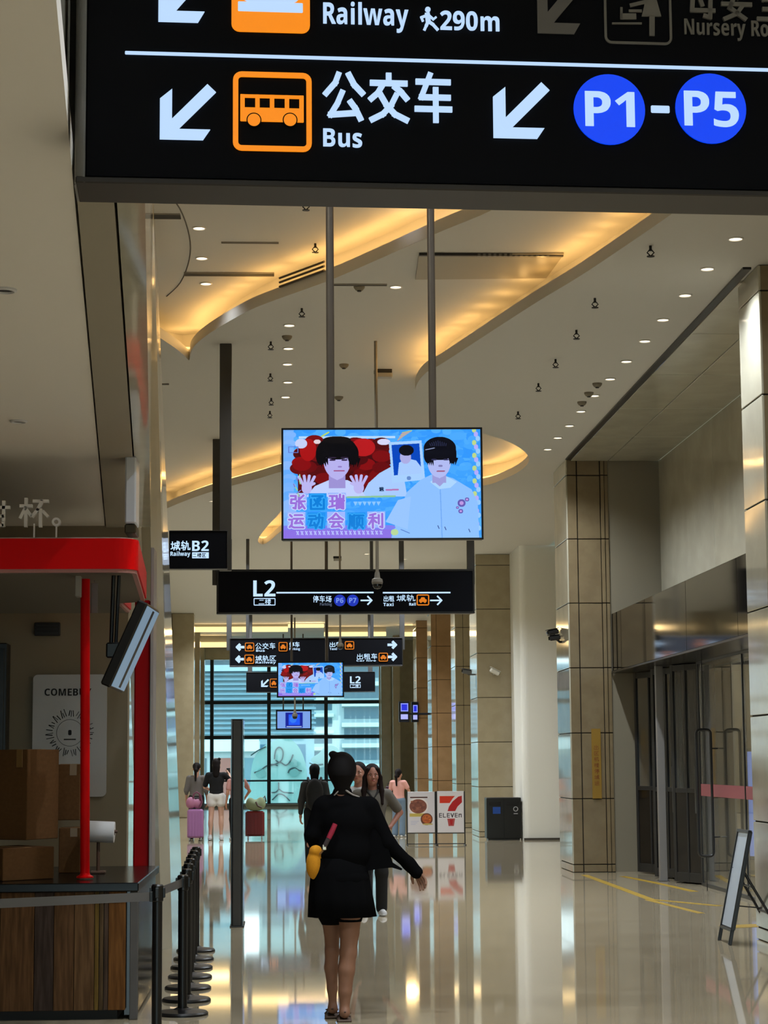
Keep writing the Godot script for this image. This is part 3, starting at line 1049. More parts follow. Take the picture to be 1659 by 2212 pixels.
func screen_picture() -> StandardMaterial3D:
	var w := 864
	var h := 486
	var im := Image.create(w, h, false, Image.FORMAT_RGB8)
	var sky := Color(.2, .6, 1.0)
	var pale := Color(.56, .74, 1.0)
	im.fill(sky)
	var r := RandomNumberGenerator.new()
	r.seed = 4
	for i in 900:        # soft patches of the blue ground
		var c := sky.lerp(Color(.36, .72, 1.0), r.randf() * .8)
		dot(im, Vector2(r.randf() * w, r.randf() * h), Vector2(r.randf_range(8, 40), r.randf_range(6, 20)), c)
	for i in 26:
		var x := 20 + (i % 2) * 10
		dot(im, Vector2(x, i * 19 + 4), Vector2(28, 16), pale.lerp(sky, r.randf() * .5))
		dot(im, Vector2(w - 30 + (i % 3) * 8, i * 19 + 4), Vector2(9, 12), [Color(.75, .85, .55), Color(.7, .68, 1.0), Color(.6, .8, 1)][i % 3])
	im.fill_rect(Rect2i(70, 30, 420, 10), Color(.72, .86, 1))
	# red panel at the left, light ceiling spots, a figure waving
	im.fill_rect(Rect2i(66, 46, 396, 240), Color(.36, .03, .05))
	for i in 60:
		dot(im, Vector2(r.randf_range(66, 460), r.randf_range(50, 230)), Vector2(40, 26), Color(.5 + r.randf() * .14, .05, .07).lerp(Color(.24, .03, .05), r.randf()))
	dot(im, Vector2(350, 80), Vector2(52, 40), Color(.72, .1, .12))
	dot(im, Vector2(110, 90), Vector2(36, 50), Color(.66, .07, .08))
	dot(im, Vector2(80, 62), Vector2(26, 22), Color(.78, .82, .98))
	dot(im, Vector2(150, 54), Vector2(15, 10), Color(.9, .82, .85))
	dot(im, Vector2(440, 56), Vector2(28, 14), Color(.85, .85, .98))
	var fc := Color(.72, .7, .94)
	var white := Color(.66, .8, 1.0)
	area(im, [Vector2(340, 300), Vector2(372, 240), Vector2(420, 196), Vector2(470, 168), Vector2(520, 180), Vector2(540, 300)], white)
	area(im, [Vector2(100, 300), Vector2(140, 252), Vector2(200, 226), Vector2(280, 226), Vector2(330, 250), Vector2(360, 300)], Color(.76, .82, 1))
	im.fill_rect(Rect2i(200, 196, 72, 66), Color(.62, .58, .84))
	dot(im, Vector2(236, 140), Vector2(58, 78), fc)
	area(im, [Vector2(186, 160), Vector2(286, 160), Vector2(262, 214), Vector2(236, 226), Vector2(208, 212)], fc)
	dot(im, Vector2(236, 84), Vector2(84, 50), Color(.035, .03, .05))
	dot(im, Vector2(166, 112), Vector2(22, 46), Color(.035, .03, .05))
	dot(im, Vector2(306, 112), Vector2(24, 46), Color(.035, .03, .05))
	for x in range(180, 296, 12): area(im, [Vector2(x - 4, 96), Vector2(x + 18, 96), Vector2(x + 2 + (x % 5), 122 + (x * 7) % 15)], Color(.04, .035, .06))
	for x in range(146, 186, 9): area(im, [Vector2(x, 130), Vector2(x + 15, 124), Vector2(x + 14, 158 + (x * 5) % 13)], Color(.035, .03, .05))
	for x in range(288, 326, 9): area(im, [Vector2(x, 124), Vector2(x + 14, 130), Vector2(x + 1, 160 + (x * 5) % 13)], Color(.035, .03, .05))
	dot(im, Vector2(236, 46), Vector2(60, 16), Color(.06, .05, .06))
	for x in [216, 268]:
		dot(im, Vector2(x, 136), Vector2(13, 4), Color(.22, .16, .3))
		dot(im, Vector2(x, 125), Vector2(17, 3), Color(.2, .15, .25))
	dot(im, Vector2(248, 166), Vector2(9, 4), Color(.58, .5, .78))
	pen(im, Vector2(224, 184), Vector2(266, 184), 2.4, Color(.62, .3, .5))
	for hx in [[104, 246, -1], [330, 246, 1]]:
		dot(im, Vector2(hx[0], hx[1] + 14), Vector2(22, 26), Color(.74, .72, .95))
		for k in 4:
			var a: float = -PI / 2 + (k - 1.5) * .32
			pen(im, Vector2(hx[0] + (k - 1.5) * 10, hx[1]), Vector2(hx[0] + (k - 1.5) * 10 + cos(a) * 40, hx[1] + sin(a) * 40), 6, Color(.74, .72, .95))
		pen(im, Vector2(hx[0], hx[1] + 10), Vector2(hx[0] - hx[2] * 32, hx[1] - 6), 6, Color(.74, .72, .95))
	# the instant photograph in the middle
	area(im, [Vector2(462, 58), Vector2(604, 50), Vector2(618, 226), Vector2(476, 240)], Color(.66, .82, 1))
	area(im, [Vector2(474, 70), Vector2(594, 64), Vector2(602, 196), Vector2(484, 206)], Color(.02, .28, .75))
	area(im, [Vector2(500, 206), Vector2(506, 150), Vector2(540, 130), Vector2(580, 140), Vector2(602, 170), Vector2(602, 198)], white)
	dot(im, Vector2(534, 124), Vector2(24, 30), Color(.68, .68, .9))
	dot(im, Vector2(538, 94), Vector2(32, 24), Color(.05, .05, .09))
	dot(im, Vector2(548, 218), Vector2(9, 9), Color(.4, .55, .8))
	# the figure at the right in a pale hooded top
	area(im, [Vector2(470, 486), Vector2(500, 380), Vector2(540, 280), Vector2(600, 226), Vector2(660, 196), Vector2(740, 220), Vector2(820, 270), Vector2(846, 330), Vector2(850, 486)], Color(.56, .76, 1))
	area(im, [Vector2(446, 412), Vector2(500, 316), Vector2(556, 300), Vector2(540, 446)], Color(.6, .78, 1))
	area(im, [Vector2(640, 236), Vector2(690, 200), Vector2(756, 236), Vector2(728, 262), Vector2(680, 268)], Color(.68, .84, 1))
	im.fill_rect(Rect2i(650, 180, 60, 60), Color(.62, .62, .86))
	area(im, [Vector2(650, 228), Vector2(710, 228), Vector2(682, 256)], Color(.62, .62, .86))
	dot(im, Vector2(680, 146), Vector2(50, 70), Color(.7, .74, .96))
	area(im, [Vector2(634, 150), Vector2(728, 150), Vector2(704, 206), Vector2(681, 220), Vector2(656, 204)], Color(.7, .74, .96))
	dot(im, Vector2(684, 86), Vector2(70, 52), Color(.04, .045, .09))
	dot(im, Vector2(632, 112), Vector2(18, 40), Color(.04, .045, .09))
	dot(im, Vector2(738, 112), Vector2(18, 42), Color(.04, .045, .09))
	for x in range(628, 736, 11): area(im, [Vector2(x - 4, 94), Vector2(x + 18, 94), Vector2(x + 4, 120 + (x * 7) % 14)], Color(.05, .055, .1))
	for x in range(618, 646, 8): area(im, [Vector2(x, 130), Vector2(x + 13, 126), Vector2(x + 14, 152 + (x * 5) % 13)], Color(.04, .045, .09))
	for x in range(726, 752, 8): area(im, [Vector2(x, 126), Vector2(x + 13, 130), Vector2(x + 1, 154 + (x * 5) % 13)], Color(.04, .045, .09))
	for k in 9: pen(im, Vector2(640 + k * 9, 52 + absf(k - 4) * 3), Vector2(646 + k * 8, 74), 1.5, Color(.16, .18, .3))
	pen(im, Vector2(622, 92), Vector2(660, 84), 2, Color(.55, .6, .75))
	for x in [658, 710]:
		dot(im, Vector2(x, 136), Vector2(12, 4), Color(.2, .2, .34))
	dot(im, Vector2(686, 164), Vector2(9, 5), Color(.5, .5, .72))
	pen(im, Vector2(672, 188), Vector2(702, 187), 3, Color(.62, .36, .5))
	pen(im, Vector2(684, 270), Vector2(690, 486), 1.6, Color(.44, .66, .96))
	pen(im, Vector2(512, 446), Vector2(548, 462), 1.6, Color(.34, .5, .8))
	for c in [[776, 330, 17], [800, 314, 9], [772, 366, 10], [758, 350, 6]]:
		dot(im, Vector2(c[0], c[1]), Vector2(c[2], c[2]), Color(.4, .36, .7))
		dot(im, Vector2(c[0], c[1]), Vector2(c[2] * .5, c[2] * .5), Color(.75, .6, .9))
	for c in [[672, 430], [702, 436], [806, 446]]: pen(im, Vector2(c[0], c[1]), Vector2(c[0] + 5, c[1] + 12), 1.5, Color(.25, .35, .6))
	# lettering
	im.fill_rect(Rect2i(0, 436, 470, 50), Color(.55, .44, .9))
	for i in 60: dot(im, Vector2(r.randf() * 470, 436), Vector2(20, 10), Color(.5, .5, .95))
	for q in [["张", 26, 286, 1], ["函", 112, 288, 0], ["瑞", 196, 286, 1], ["运", 20, 370, 1], ["动", 106, 372, 0], ["会", 192, 370, 1], ["顺", 280, 374, 0], ["利", 366, 370, 1]]:
		var at := Vector2(q[1] + 6, q[2] + 4)
		im.fill_rect(Rect2i(int(q[1]), int(q[2]) - 4, 78, 72), Color(.62, .72, 1) if q[3] else Color(.12, .58, .95))
		pen_han(im, q[0], at, 64, 8.5, Color(.78, .84, 1) if q[3] else Color(.2, .66, .98))
		pen_han(im, q[0], at, 64, 4.5, Color(.6, .44, .86) if q[3] else Color(.04, .5, .86))
	for i in 20: pen(im, Vector2(60 + i * 19, 452), Vector2(68 + i * 19, 466), 2.6, Color(.7, .72, 1))
	for i in 20: pen(im, Vector2(68 + i * 19, 452), Vector2(61 + i * 19, 466), 1.6, Color(.72, .76, 1))
	pen(im, Vector2(280, 302), Vector2(486, 298), 4, Color(.55, .78, .62))
	for i in 6: area(im, [Vector2(306 + i * 20, 322), Vector2(324 + i * 20, 322), Vector2(315 + i * 20, 340)], Color(.55, .78, 1))
	pen_han(im, "运", Vector2(420, 258), 17, 1.8, Color(.05, .15, .3))
	pen(im, Vector2(450, 270), Vector2(500, 269), 3.5, Color(.72, .45, .7))
	for i in 8: pen(im, Vector2(500 + i * 3, 50 - i * 5), Vector2(520 + i * 6, 34 - i * 4), 2, [Color(.75, .5, .8), Color(.7, .82, .5)][i % 2])
	pen(im, Vector2(170, 30), Vector2(200, 12), 3, Color(.75, .85, .4))
	frame_px(im, Rect2i(26, 76, 40, 26), Color(.4, .5, .85))
	for i in 7: pen(im, Vector2(44 + r.randf() * 40, 200 + i * 14), Vector2(50 + r.randf() * 40, 214 + i * 14), 2, [Color(.6, .85, .6), Color(.5, .5, .8)][i % 2])
	dot(im, Vector2(484, 458), Vector2(16, 14), Color(.72, .85, .6))
	return picture(im, 1.0, .15)

func frame_px(im, q: Rect2i, c: Color):
	pen(im, q.position, Vector2(q.end.x, q.position.y), 1.6, c)
	pen(im, Vector2(q.end.x, q.position.y), q.end, 1.6, c)
	pen(im, q.end, Vector2(q.position.x, q.end.y), 1.6, c)
	pen(im, Vector2(q.position.x, q.end.y), q.position, 1.6, c)

func hung_screen(label, z: float, px0, py0, px1, py1, turn: float, pic, poles: Array, energy: float, back_z := -.06) -> Node3D:
	var a := on_z(px0, py1, z)
	var b := on_z(px1, py0, z)
	var w := b.x - a.x
	var h := b.y - a.y
	var o := thing("display_screen", label, "screen", Vector3((a.x + b.x) / 2, (a.y + b.y) / 2, z), turn)
	var st := mb()
	bx(st, Vector3(0, 0, -.035), Vector3(w, h, .06), .008)
	obj("housing", st, m_black, o)
	var k := z / -12.4 * .008
	put("display_panel", sheet(w - k * 2, h - k * 2.4), pic, o).position.z = -.0035
	st = mb()
	var t := .004 + k
	for s in [-1.0, 1.0]:
		bx(st, Vector3(0, s * (h / 2 - t / 2), -.002), Vector3(w, t, .012), .002)
		bx(st, Vector3(s * (w / 2 - t / 2), 0, -.002), Vector3(t, h, .012), .002)
	obj("bezel", st, mat(Color(.05, .05, .055), .3, .3), o)
	for p in poles:
		var x: float = on_z(p[0], py0, z).x - o.position.x
		var r: float = p[1] * -z / FPX / 2
		st = mb()
		tube(st, [Vector3(x, -h * .3, back_z - r), Vector3(x, (UPPER if z > -20 else LOWER) - o.position.y, back_z - r)], r, 14)
		obj("pole", st, mat(Color(.36, .33, .3), .3, .6), o)
		st = mb()
		bx(st, Vector3(x, 0, back_z - .002), Vector3(.1, h * .6, .02), .003)
		obj("bracket", st, m_steel, o)
	sign_light(o, Vector3(0, 0, .02), Vector2(w, h), Color(.62, .8, 1), energy)
	return o

func icon(o, px0, py0, px1, py1, m, back):     # a small tile with a vehicle outline
	var b := box_on(o, px0, py0, px1, py1)
	var st := mb()
	var w: float = b[2] - b[0]
	var h: float = b[3] - b[1]
	frame_ring(st, b[0], b[1], b[2], b[3], w * .14, w * .09, -.002, .005)
	prism(st, round_rect(b[0] + w * .2, b[1] + h * .32, b[2] - w * .2, b[1] + h * .56, h * .05), -.002, .005)
	prism(st, PackedVector2Array([Vector2(b[0] + w * .3, b[1] + h * .56), Vector2(b[2] - w * .3, b[1] + h * .56), Vector2(b[2] - w * .38, b[1] + h * .74), Vector2(b[0] + w * .38, b[1] + h * .74)]), -.002, .005)
	for x in [.34, .66]: prism(st, disc(Vector2(b[0] + w * x, b[1] + h * .3), w * .07, 12), -.002, .006)
	obj("vehicle_symbol", st, m, o)

func other_signs():
	var W := glow(Color(.76, .88, 1.0), 1.1)
	var O := glow(Color(.95, .52, .08), .85)
	var B := glow(Color(.08, .2, .75), .9)
	# B2
	var lb := on_z(366, 1228, -22.7)
	var rt := on_z(490, 1147, -22.7)
	var o := sign_box("overhead_sign", "small black hanging sign reading B2 on the left beside a grey post", lb, 0.0, rt.x - lb.x, rt.y - lb.y, .14, .006)
	han_on(o, "character", "城轨", 368, 1169, 412, 1189, .011, W)
	word_on(o, "B2", 415, 1168, 451, 1190, W)
	word_on(o, "Railway", 368, 1193, 411, 1202, W)
	var b := box_on(o, 415, 1193, 451, 1206)
	var st := mb()
	bx2(st, Vector3(b[0], b[1], -.002), Vector3(b[2], b[3], .004), .002)
	var pl := obj("plate", st, W, o)
	for k in 3:
		st = mb()
		han(st, "二楼区"[k], b[0] + .006 + k * .052, b[1] + .01, .044, b[3] - b[1] - .02, .006, .002, .006)
		obj("character", st, m_face, pl)
	var x0 := on_z(474, 1147, -22.9).x
	var x1 := on_z(500, 1147, -22.9).x
	st = mb()
	bx2(st, Vector3(x0, lb.y - .01, -22.96) - o.position, Vector3(x1, MIDDLE, -22.85) - o.position, .006)
	obj("post", st, mat(Color(.25, .24, .22), .45, .3), o)
	sign_light(o, Vector3(.3, .2, .03), Vector2(.5, .3), Color(.8, .88, 1), .03)
	# L2
	lb = on_z(472, 1322, -29.7)
	rt = on_z(1021, 1233, -29.7)
	o = sign_box("overhead_sign", "wide black hanging sign reading L2 with blue P6 P7 discs below the large screen", lb, deg_to_rad(.8), rt.x - lb.x, rt.y - lb.y, .18, .03)
	word_on(o, "L2", 547, 1254, 595, 1288, W)
	b = box_on(o, 548, 1292, 595, 1308)
	st = mb()
	frame_ring(st, b[0], b[1], b[2], b[3], .012, .012, -.002, .005)
	obj("plate", st, W, o)
	han_on(o, "character", "二楼", 558, 1294, 586, 1306, .008, W)
	for q in [[597, 807], [827, 973]]:
		b = box_on(o, q[0], 1277, q[1], 1282)
		st = mb()
		bx2(st, Vector3(b[0], b[1], -.001), Vector3(b[2], b[1] + .022, .005), .002)
		obj("divider", st, W, o)
	han_on(o, "character", "停车场", 675, 1287, 717, 1301, .009, W)
	word_on(o, "Parking", 691, 1303, 717, 1309, glow(Color(.4, .45, .55), .6))
	for q in [[734, "P6"], [762, "P7"]]:
		st = mb()
		var c := on_face(o, q[0], 1297)
		prism(st, disc(c, .085, 28), -.002, .005)
		var d := obj("parking_disc", st, B, o)
		words("lettering", q[1], .072, Vector3(c.x, c.y, .006), glow(Color(.5, .62, .95), .9), d)
	han_on(o, "character", "出租", 828, 1287, 852, 1299, .009, W)
	word_on(o, "Taxi", 828, 1302, 850, 1309, W)
	han_on(o, "character", "城轨", 856, 1285, 898, 1299, .009, W)
	word_on(o, "Rail", 884, 1302, 898, 1308, W)
	icon(o, 900, 1284, 927, 1308, O, m_face)
	for q in [[779, 803], [929, 954]]:
		st = mb()
		var a := on_face(o, q[0], 1297)
		var c := on_face(o, q[1], 1297)
		arrow_right(st, a.x, a.y, c.x, .022, 1, -.002, .004)
		obj("arrow", st, W, o)
	for px in [467, 1018]:
		var x := on_z(px, 1233, -29.8).x - lb.x
		st = mb()
		bx2(st, Vector3(x - .055, .4, -.16), Vector3(x + .055, MIDDLE - lb.y, -.08), .006)
		obj("hanger", st, mat(Color(.25, .24, .22), .45, .3), o)
	sign_light(o, Vector3(1.5, .25, .03), Vector2(2.6, .4), Color(.8, .88, 1), .06)
	# far direction sign with two rows
	lb = on_z(498, 1438, -39.8)
	rt = on_z(868, 1379, -39.8)
	o = sign_box("overhead_sign", "black hanging sign with two rows of arrows and orange vehicle tiles behind the smaller screen", lb, deg_to_rad(.6), rt.x - lb.x, rt.y - lb.y, .2, .02)
	for q in [[512, 1398, 528, -1], [511, 1424, 527, -1], [837, 1393, 855, 1], [837, 1419, 855, 1]]:
		st = mb()
		var a := on_face(o, q[0], q[1])
		var c := on_face(o, q[2], q[1])
		arrow_right(st, a.x, a.y, c.x, .05, q[3], -.002, .004)
		obj("arrow", st, W, o)
	for q in [[529, 1388, 549, 1407], [602, 1387, 621, 1407], [745, 1385, 765, 1403], [528, 1414, 549, 1434], [818, 1410, 838, 1429]]: icon(o, q[0], q[1], q[2], q[3], O, m_face)
	for q in [["公交车", 551, 1389, 596, 1402], ["停车", 624, 1387, 648, 1398], ["出租", 711, 1387, 740, 1397], ["城轨区", 551, 1416, 597, 1428], ["出租车", 770, 1412, 816, 1424]]: han_on(o, "character", q[0], q[1], q[2], q[3], q[4], .013, W)
	for q in [["Bus", 553, 1403, 572, 1408], ["Parking", 625, 1400, 648, 1405], ["Taxi", 712, 1399, 728, 1404], ["Railway", 552, 1429, 596, 1434], ["Car hire", 770, 1425, 812, 1429]]: word_on(o, q[0], q[1], q[2], q[3], q[4], W)
	for q in [[535, 7], [804, 7], [495, 11], [869, 11]]:
		var x := on_z(q[0], 1379, -39.9).x - lb.x
		st = mb()
		var hw: float = q[1] * 39.9 / FPX / 2
		bx2(st, Vector3(x - hw, .3, -.16), Vector3(x + hw, LOWER - lb.y, -.1), .006)
		obj("hanger", st, mat(Color(.3, .3, .3), .4, .3), o)
	sign_light(o, Vector3(1.6, .3, .03), Vector2(3, .5), Color(.8, .88, 1), .06)
	# farthest sign
	lb = on_z(533, 1495, -55)
	rt = on_z(809, 1452, -55)
	o = sign_box("overhead_sign", "farthest black hanging sign half hidden by the smaller screen, L2 at its right", lb, 0.0, rt.x - lb.x, rt.y - lb.y, .2, .015)
	b = box_on(o, 564, 1467, 581, 1484)
	st = mb()
	arrow_diag(st, b[0], b[1], b[2], b[3], .045, -.002, .004)
	obj("arrow", st, W, o)
	icon(o, 583, 1466, 600, 1485, O, m_face)
	word_on(o, "L2", 756, 1461, 779, 1476, W)
	b = box_on(o, 756, 1478, 779, 1486)
	st = mb()
	frame_ring(st, b[0], b[1], b[2], b[3], .012, .016, -.002, .005)
	obj("plate", st, W, o)
	han_on(o, "character", "二楼", 760, 1479, 775, 1485, .009, W)
	for px in [540, 800]:
		var x := on_z(px, 1452, -55.1).x - lb.x
		st = mb()
		bx2(st, Vector3(x - .06, .3, -.16), Vector3(x + .06, LOWER - lb.y, -.1), .006)
		obj("hanger", st, mat(Color(.3, .3, .3), .4, .3), o)
	sign_light(o, Vector3(1.7, .25, .03), Vector2(3, .4), Color(.8, .88, 1), .04)
	# screens
	var pic := screen_picture()
	hung_screen("largest hanging screen with a bright blue fan greeting showing two dark-haired figures", -12.4, 608, 924, 1041, 1167, deg_to_rad(-1.6), pic, [[714, 18], [936, 17]], .16)
	hung_screen("smaller hanging screen with the same blue greeting, in front of the two-row sign", -38, 598, 1428, 743, 1507, 0.0, pic, [[630, 5], [706, 7]], .1)
	var im := Image.create(192, 112, false, Image.FORMAT_RGB8)
	im.fill(Color(.5, .66, .95))
	im.fill_rect(Rect2i(48, 8, 100, 100), Color(.02, .1, .62))
	im.fill_rect(Rect2i(66, 20, 66, 70), Color(.1, .35, 1))
	dot(im, Vector2(92, 52), Vector2(20, 24), Color(.2, .5, 1))
	im.fill_rect(Rect2i(54, 98, 88, 5), Color(.8, .88, 1))
	hung_screen("farthest hanging screen, pale with a blue square, against the window", -70, 596, 1533, 673, 1577, 0.0, picture(im, .9), [[612, 3], [655, 3]], .05)
	# small lit wall signs at the right
	for q in [[862, 1515, 884, 1560, -57.6, "larger of the two small blue lit wall signs on the right-hand piers"], [889, 1516, 904, 1560, -63.36, "smaller blue lit wall sign mounted on a warm-tinted stone column"]]:
		lb = on_z(q[0], q[3], q[4])
		rt = on_z(q[2], q[1], q[4])
		o = thing("lit_sign", q[5], "sign", lb)
		st = mb()
		bx2(st, Vector3(0, 0, -.12), Vector3(rt.x - lb.x, rt.y - lb.y, 0), .01)
		bx2(st, Vector3(rt.x - lb.x, .2, -.1), Vector3(4.12 - lb.x if q[4] > -60 else rt.x - lb.x + .02, .26, -.04), .01)
		obj("housing", st, mat(Color(.02, .02, .09), .3), o)
		st = mb()
		bx2(st, Vector3(.05, .3, -.002), Vector3(rt.x - lb.x - .03, .53, .006), .004)
		obj("pictogram_panel", st, glow(Color(.55, .6, 1), 1), o)
		st = mb()
		bx2(st, Vector3(.075, .33, .004), Vector3(rt.x - lb.x - .06, .5, .01), .004)
		obj("pictogram", st, glow(Color(.14, .18, .9), .9), o)
		st = mb()
		bx2(st, Vector3(.05, .08, -.002), Vector3(rt.x - lb.x - .04, .22, .006), .004)
		obj("text_panel", st, glow(Color(.7, .72, 1), 1), o)
		sign_light(o, Vector3(.14, .3, .03), Vector2(.25, .5), Color(.6, .65, 1), .02)

# ---------------------------------------------------------------- ceiling fittings
const NTH := ["first", "second", "third", "fourth", "fifth", "sixth", "seventh", "eighth", "ninth", "tenth", "eleventh", "twelfth", "thirteenth"]

func downlight(at: Vector3, label, group, energy: float, r := .054, called := "downlight", face := 3.0) -> Node3D:
	var o := thing(called, label, "ceiling light", at, 0.0, group)
	var st := mb()
	lathe(st, [Vector2(r * 1.25, .0), Vector2(r * 1.25, -.008), Vector2(r * 1.05, -.012), Vector2(r, -.004)], 20)
	obj("trim_ring", st, mat(Color(.85, .84, .82), .5), o)
	st = mb()
	lathe(st, [Vector2(0.0, -.005), Vector2(r, -.005)], 20)
	prism(st, disc(Vector2.ZERO, r, 20), -.001, .005, Transform3D(Basis(Vector3.RIGHT, PI / 2), Vector3.ZERO))
	obj("lamp_face", st, glow(Color(1, .93, .8), face), o)
	if energy > 0.0:
		var l := SpotLight3D.new()
		l.name = "lamp_light"
		o.add_child(l)
		l.position = Vector3(0, -.03, 0)
		l.rotation.x = -PI / 2
		l.spot_angle = 68.0
		l.spot_angle_attenuation = .9
		l.spot_range = 60.0
		l.spot_attenuation = 2.0
		l.light_color = Color(.94, .97, 1.0)
		l.light_energy = energy
		l.light_size = r
		l.shadow_enabled = true
	return o

func fittings():
	var e := 6.5
	var i := 0
	for q in [[1655, 440], [1589, 515], [1528, 580], [1480, 637], [1432, 690], [1393, 736], [1353, 780], [1318, 818], [1284, 854], [1255, 888], [1230, 919], [1205, 945], [1183, 970]]:
		downlight(on_y(q[0], q[1], LOWER), "%s downlight, counted from the near end, in the row along the right wall" % NTH[i], "downlights along the right wall", e * .25 if i < 2 else e if i % 2 == 0 else e * .6)
		i += 1
	i = 0
	for q in [[420, 422], [430, 492], [436, 557], [445, 612]]:
		downlight(on_y(q[0], q[1], UPPER), "%s downlight from the top of the column of four at the upper left" % NTH[i], "downlights at the upper left", e * .06)
		i += 1
	i = 0
	for q in [[625, 702], [623, 752], [621, 786], [622, 825], [617, 857]]:
		downlight(on_y(q[0], q[1], MIDDLE), "%s downlight from the top of the column left of the hanging poles" % NTH[i], "downlights left of the hanging poles", e * .6)
		i += 1
	downlight(on_y(885, 441, UPPER), "single downlight above the left light cove between the two poles", "", e * .03)
	downlight(on_y(855, 619, MIDDLE), "single downlight between the two light coves between the poles", "", e * .5)
	downlight(on_y(792, 1196, LOWER), "single downlight just above the L2 sign, right of its middle", "", e)
	i = 0
	for z in [-34.0, -39.0, -44.0, -49.0, -54.0, -59.0, -63.5]:
		for x in [-1.2, 2.6]:
			downlight(Vector3(x, LOWER, z), "%s far downlight in the %s row over the far hall" % [NTH[int(i / 2.0)], "left" if x < 0 else "right"], "downlights over the far hall", e * 3.0, .055, "downlight", 1.3)
			i += 1
	# unseen lamps added to light the near hall, outside the view
	i = 0
	for z in [-11.0, -6.5, -1.0, 5.0, 11.0]:
		for x in [-.2, 2.0, 4.0]:
			downlight(Vector3(x, UPPER, z), "%s %s added downlight above the hall on the near side of the big sign" % [NTH[int(i / 3.0)], "left" if x < 1 else "middle" if x < 3 else "right"], "added downlights of the near hall", e * 1.85, .07)
			i += 1
	for q in [[10, 625, "upper"], [40, 909, "lower"]]:
		var o := thing("downlight", "%s of the two unlit dark downlights in the left soffit" % q[2], "ceiling light", on_y(q[0], q[1], 3.6), 0.0, "")
		var st := mb()
		lathe(st, [Vector2(.052, .0), Vector2(.052, -.008), Vector2(.042, -.012), Vector2(.036, -.002)], 20)
		obj("trim_ring", st, mat(Color(.8, .8, .8), .4), o)
		st = mb()
		prism(st, disc(Vector2.ZERO, .037, 20), -.001, .004, Transform3D(Basis(Vector3.RIGHT, PI / 2), Vector3.ZERO))
		obj("lamp_face", st, mat(Color(.05, .05, .05), .4), o)
	# sprinklers
	i = 0
	for q in [[652, 670, MIDDLE], [585, 742, MIDDLE], [584, 811, MIDDLE], [586, 864, MIDDLE], [583, 892, MIDDLE], [1405, 535, LOWER], [1285, 648, LOWER], [1245, 717, LOWER], [1200, 780, LOWER], [1163, 832, LOWER], [1119, 893, LOWER], [661, 437, UPPER], [681, 530, UPPER], [1145, 950, MIDDLE], [796, 1145, LOWER]]:
		var o := thing("sprinkler", "", "sprinkler", on_y(q[0], q[1] - 4, q[2]), 0.0, "fire sprinklers on the ceiling")
		o.set_meta("label", ["small dark sprinkler just right of the left cove's curved end, above the downlight column", "first sprinkler down the column under the left cove's end", "second sprinkler down the column under the left cove's end", "third sprinkler down the column under the left cove's end", "lowest sprinkler of the column left of the hanging screen", "nearest sprinkler right of the right light cove", "second sprinkler right of the right light cove", "third sprinkler right of the right light cove", "fourth sprinkler right of the right light cove", "fifth sprinkler right of the right light cove", "sixth sprinkler right of the right light cove", "sprinkler at the top, left of the left hanging pole", "sprinkler right beside the left pole above the cove", "sprinkler inside the far oval cove", "sprinkler on the far ceiling under the large screen"][i])
		i += 1
		var st := mb()
		tube(st, [Vector3.ZERO, Vector3(0, -.045, 0)], .012, 8)
		obj("pipe", st, mat(Color(.15, .14, .13), .4, .5), o)
		st = mb()
		for s in [-1.0, 1.0]: tube(st, [Vector3(s * .008, -.035, 0), Vector3(s * .03, -.06, 0), Vector3(0, -.09, 0)], .006, 6)
		lathe(st, [Vector2(.0, -.1), Vector2(.034, -.096), Vector2(.034, -.09), Vector2(0, -.088)], 12)
		obj("deflector", st, mat(Color(.12, .11, .1), .4, .5), o)
	# smoke detectors
	i = 0
	for q in [[610, 420, UPPER], [620, 726, MIDDLE], [743, 787, MIDDLE], [732, 857, MIDDLE], [776, 618, MIDDLE], [1290, 828, LOWER], [1272, 848, LOWER], [1257, 868, LOWER]]:
		var o := thing("smoke_detector", ["round grey detector near the top, left of the left pole", "round grey detector between the first two downlights left of the poles", "detector right of the left pole, at the height of the cove's lower end", "detector just right of the left pole, above the screen", "detector between the two poles below the left cove", "uppermost of three detectors close together at the right", "middle of three detectors close together at the right", "lowest of three detectors close together at the right"][i], "detector", on_y(q[0], q[1], q[2]), 0.0, "smoke detectors")
		i += 1
		var st := mb()
		lathe(st, [Vector2(0, -.045), Vector2(.035, -.045), Vector2(.055, -.02), Vector2(.058, 0)], 16)
		obj("housing", st, mat(Color(.5, .47, .4), .6), o)
		st = mb()
		lathe(st, [Vector2(0, -.06), Vector2(.02, -.058), Vector2(.024, -.045), Vector2(.0, -.044)], 12)
		obj("sensor", st, mat(Color(.15, .13, .1), .4), o)
	# vents, slots, boxes, access panel
	i = 0
	for q in [[327, 390, 466, .16, UPPER], [398, 592, 591, .14, UPPER], [478, 602, 523, .03, UPPER], [720, 836, 614, .05, MIDDLE], [345, 365, 829, .05, MIDDLE]]:
		var a := on_y(q[0], q[2], q[4])
		var b := on_y(q[1], q[2], q[4])
		var o := thing("air_slot", ["short dark slot at the upper left", "long dark slot above the left cove's end", "thin slot above the left cove", "thin slot right of the left pole", "small slot beside the polished pier"][i], "vent", Vector3((a.x + b.x) / 2, q[4], a.z))
		i += 1
		var st := mb()
		bx(st, Vector3(0, -.004, 0), Vector3(absf(b.x - a.x), .008, q[3]), .002)
		obj("slot", st, mat(Color(.2, .19, .17), .8), o)
		st = mb()
		for s in [-1.0, 1.0]: bx(st, Vector3(0, -.006, s * q[3] / 2), Vector3(absf(b.x - a.x), .012, .008), .002)
		obj("edge", st, mat(Color(.55, .53, .5), .6), o)
	i = 0
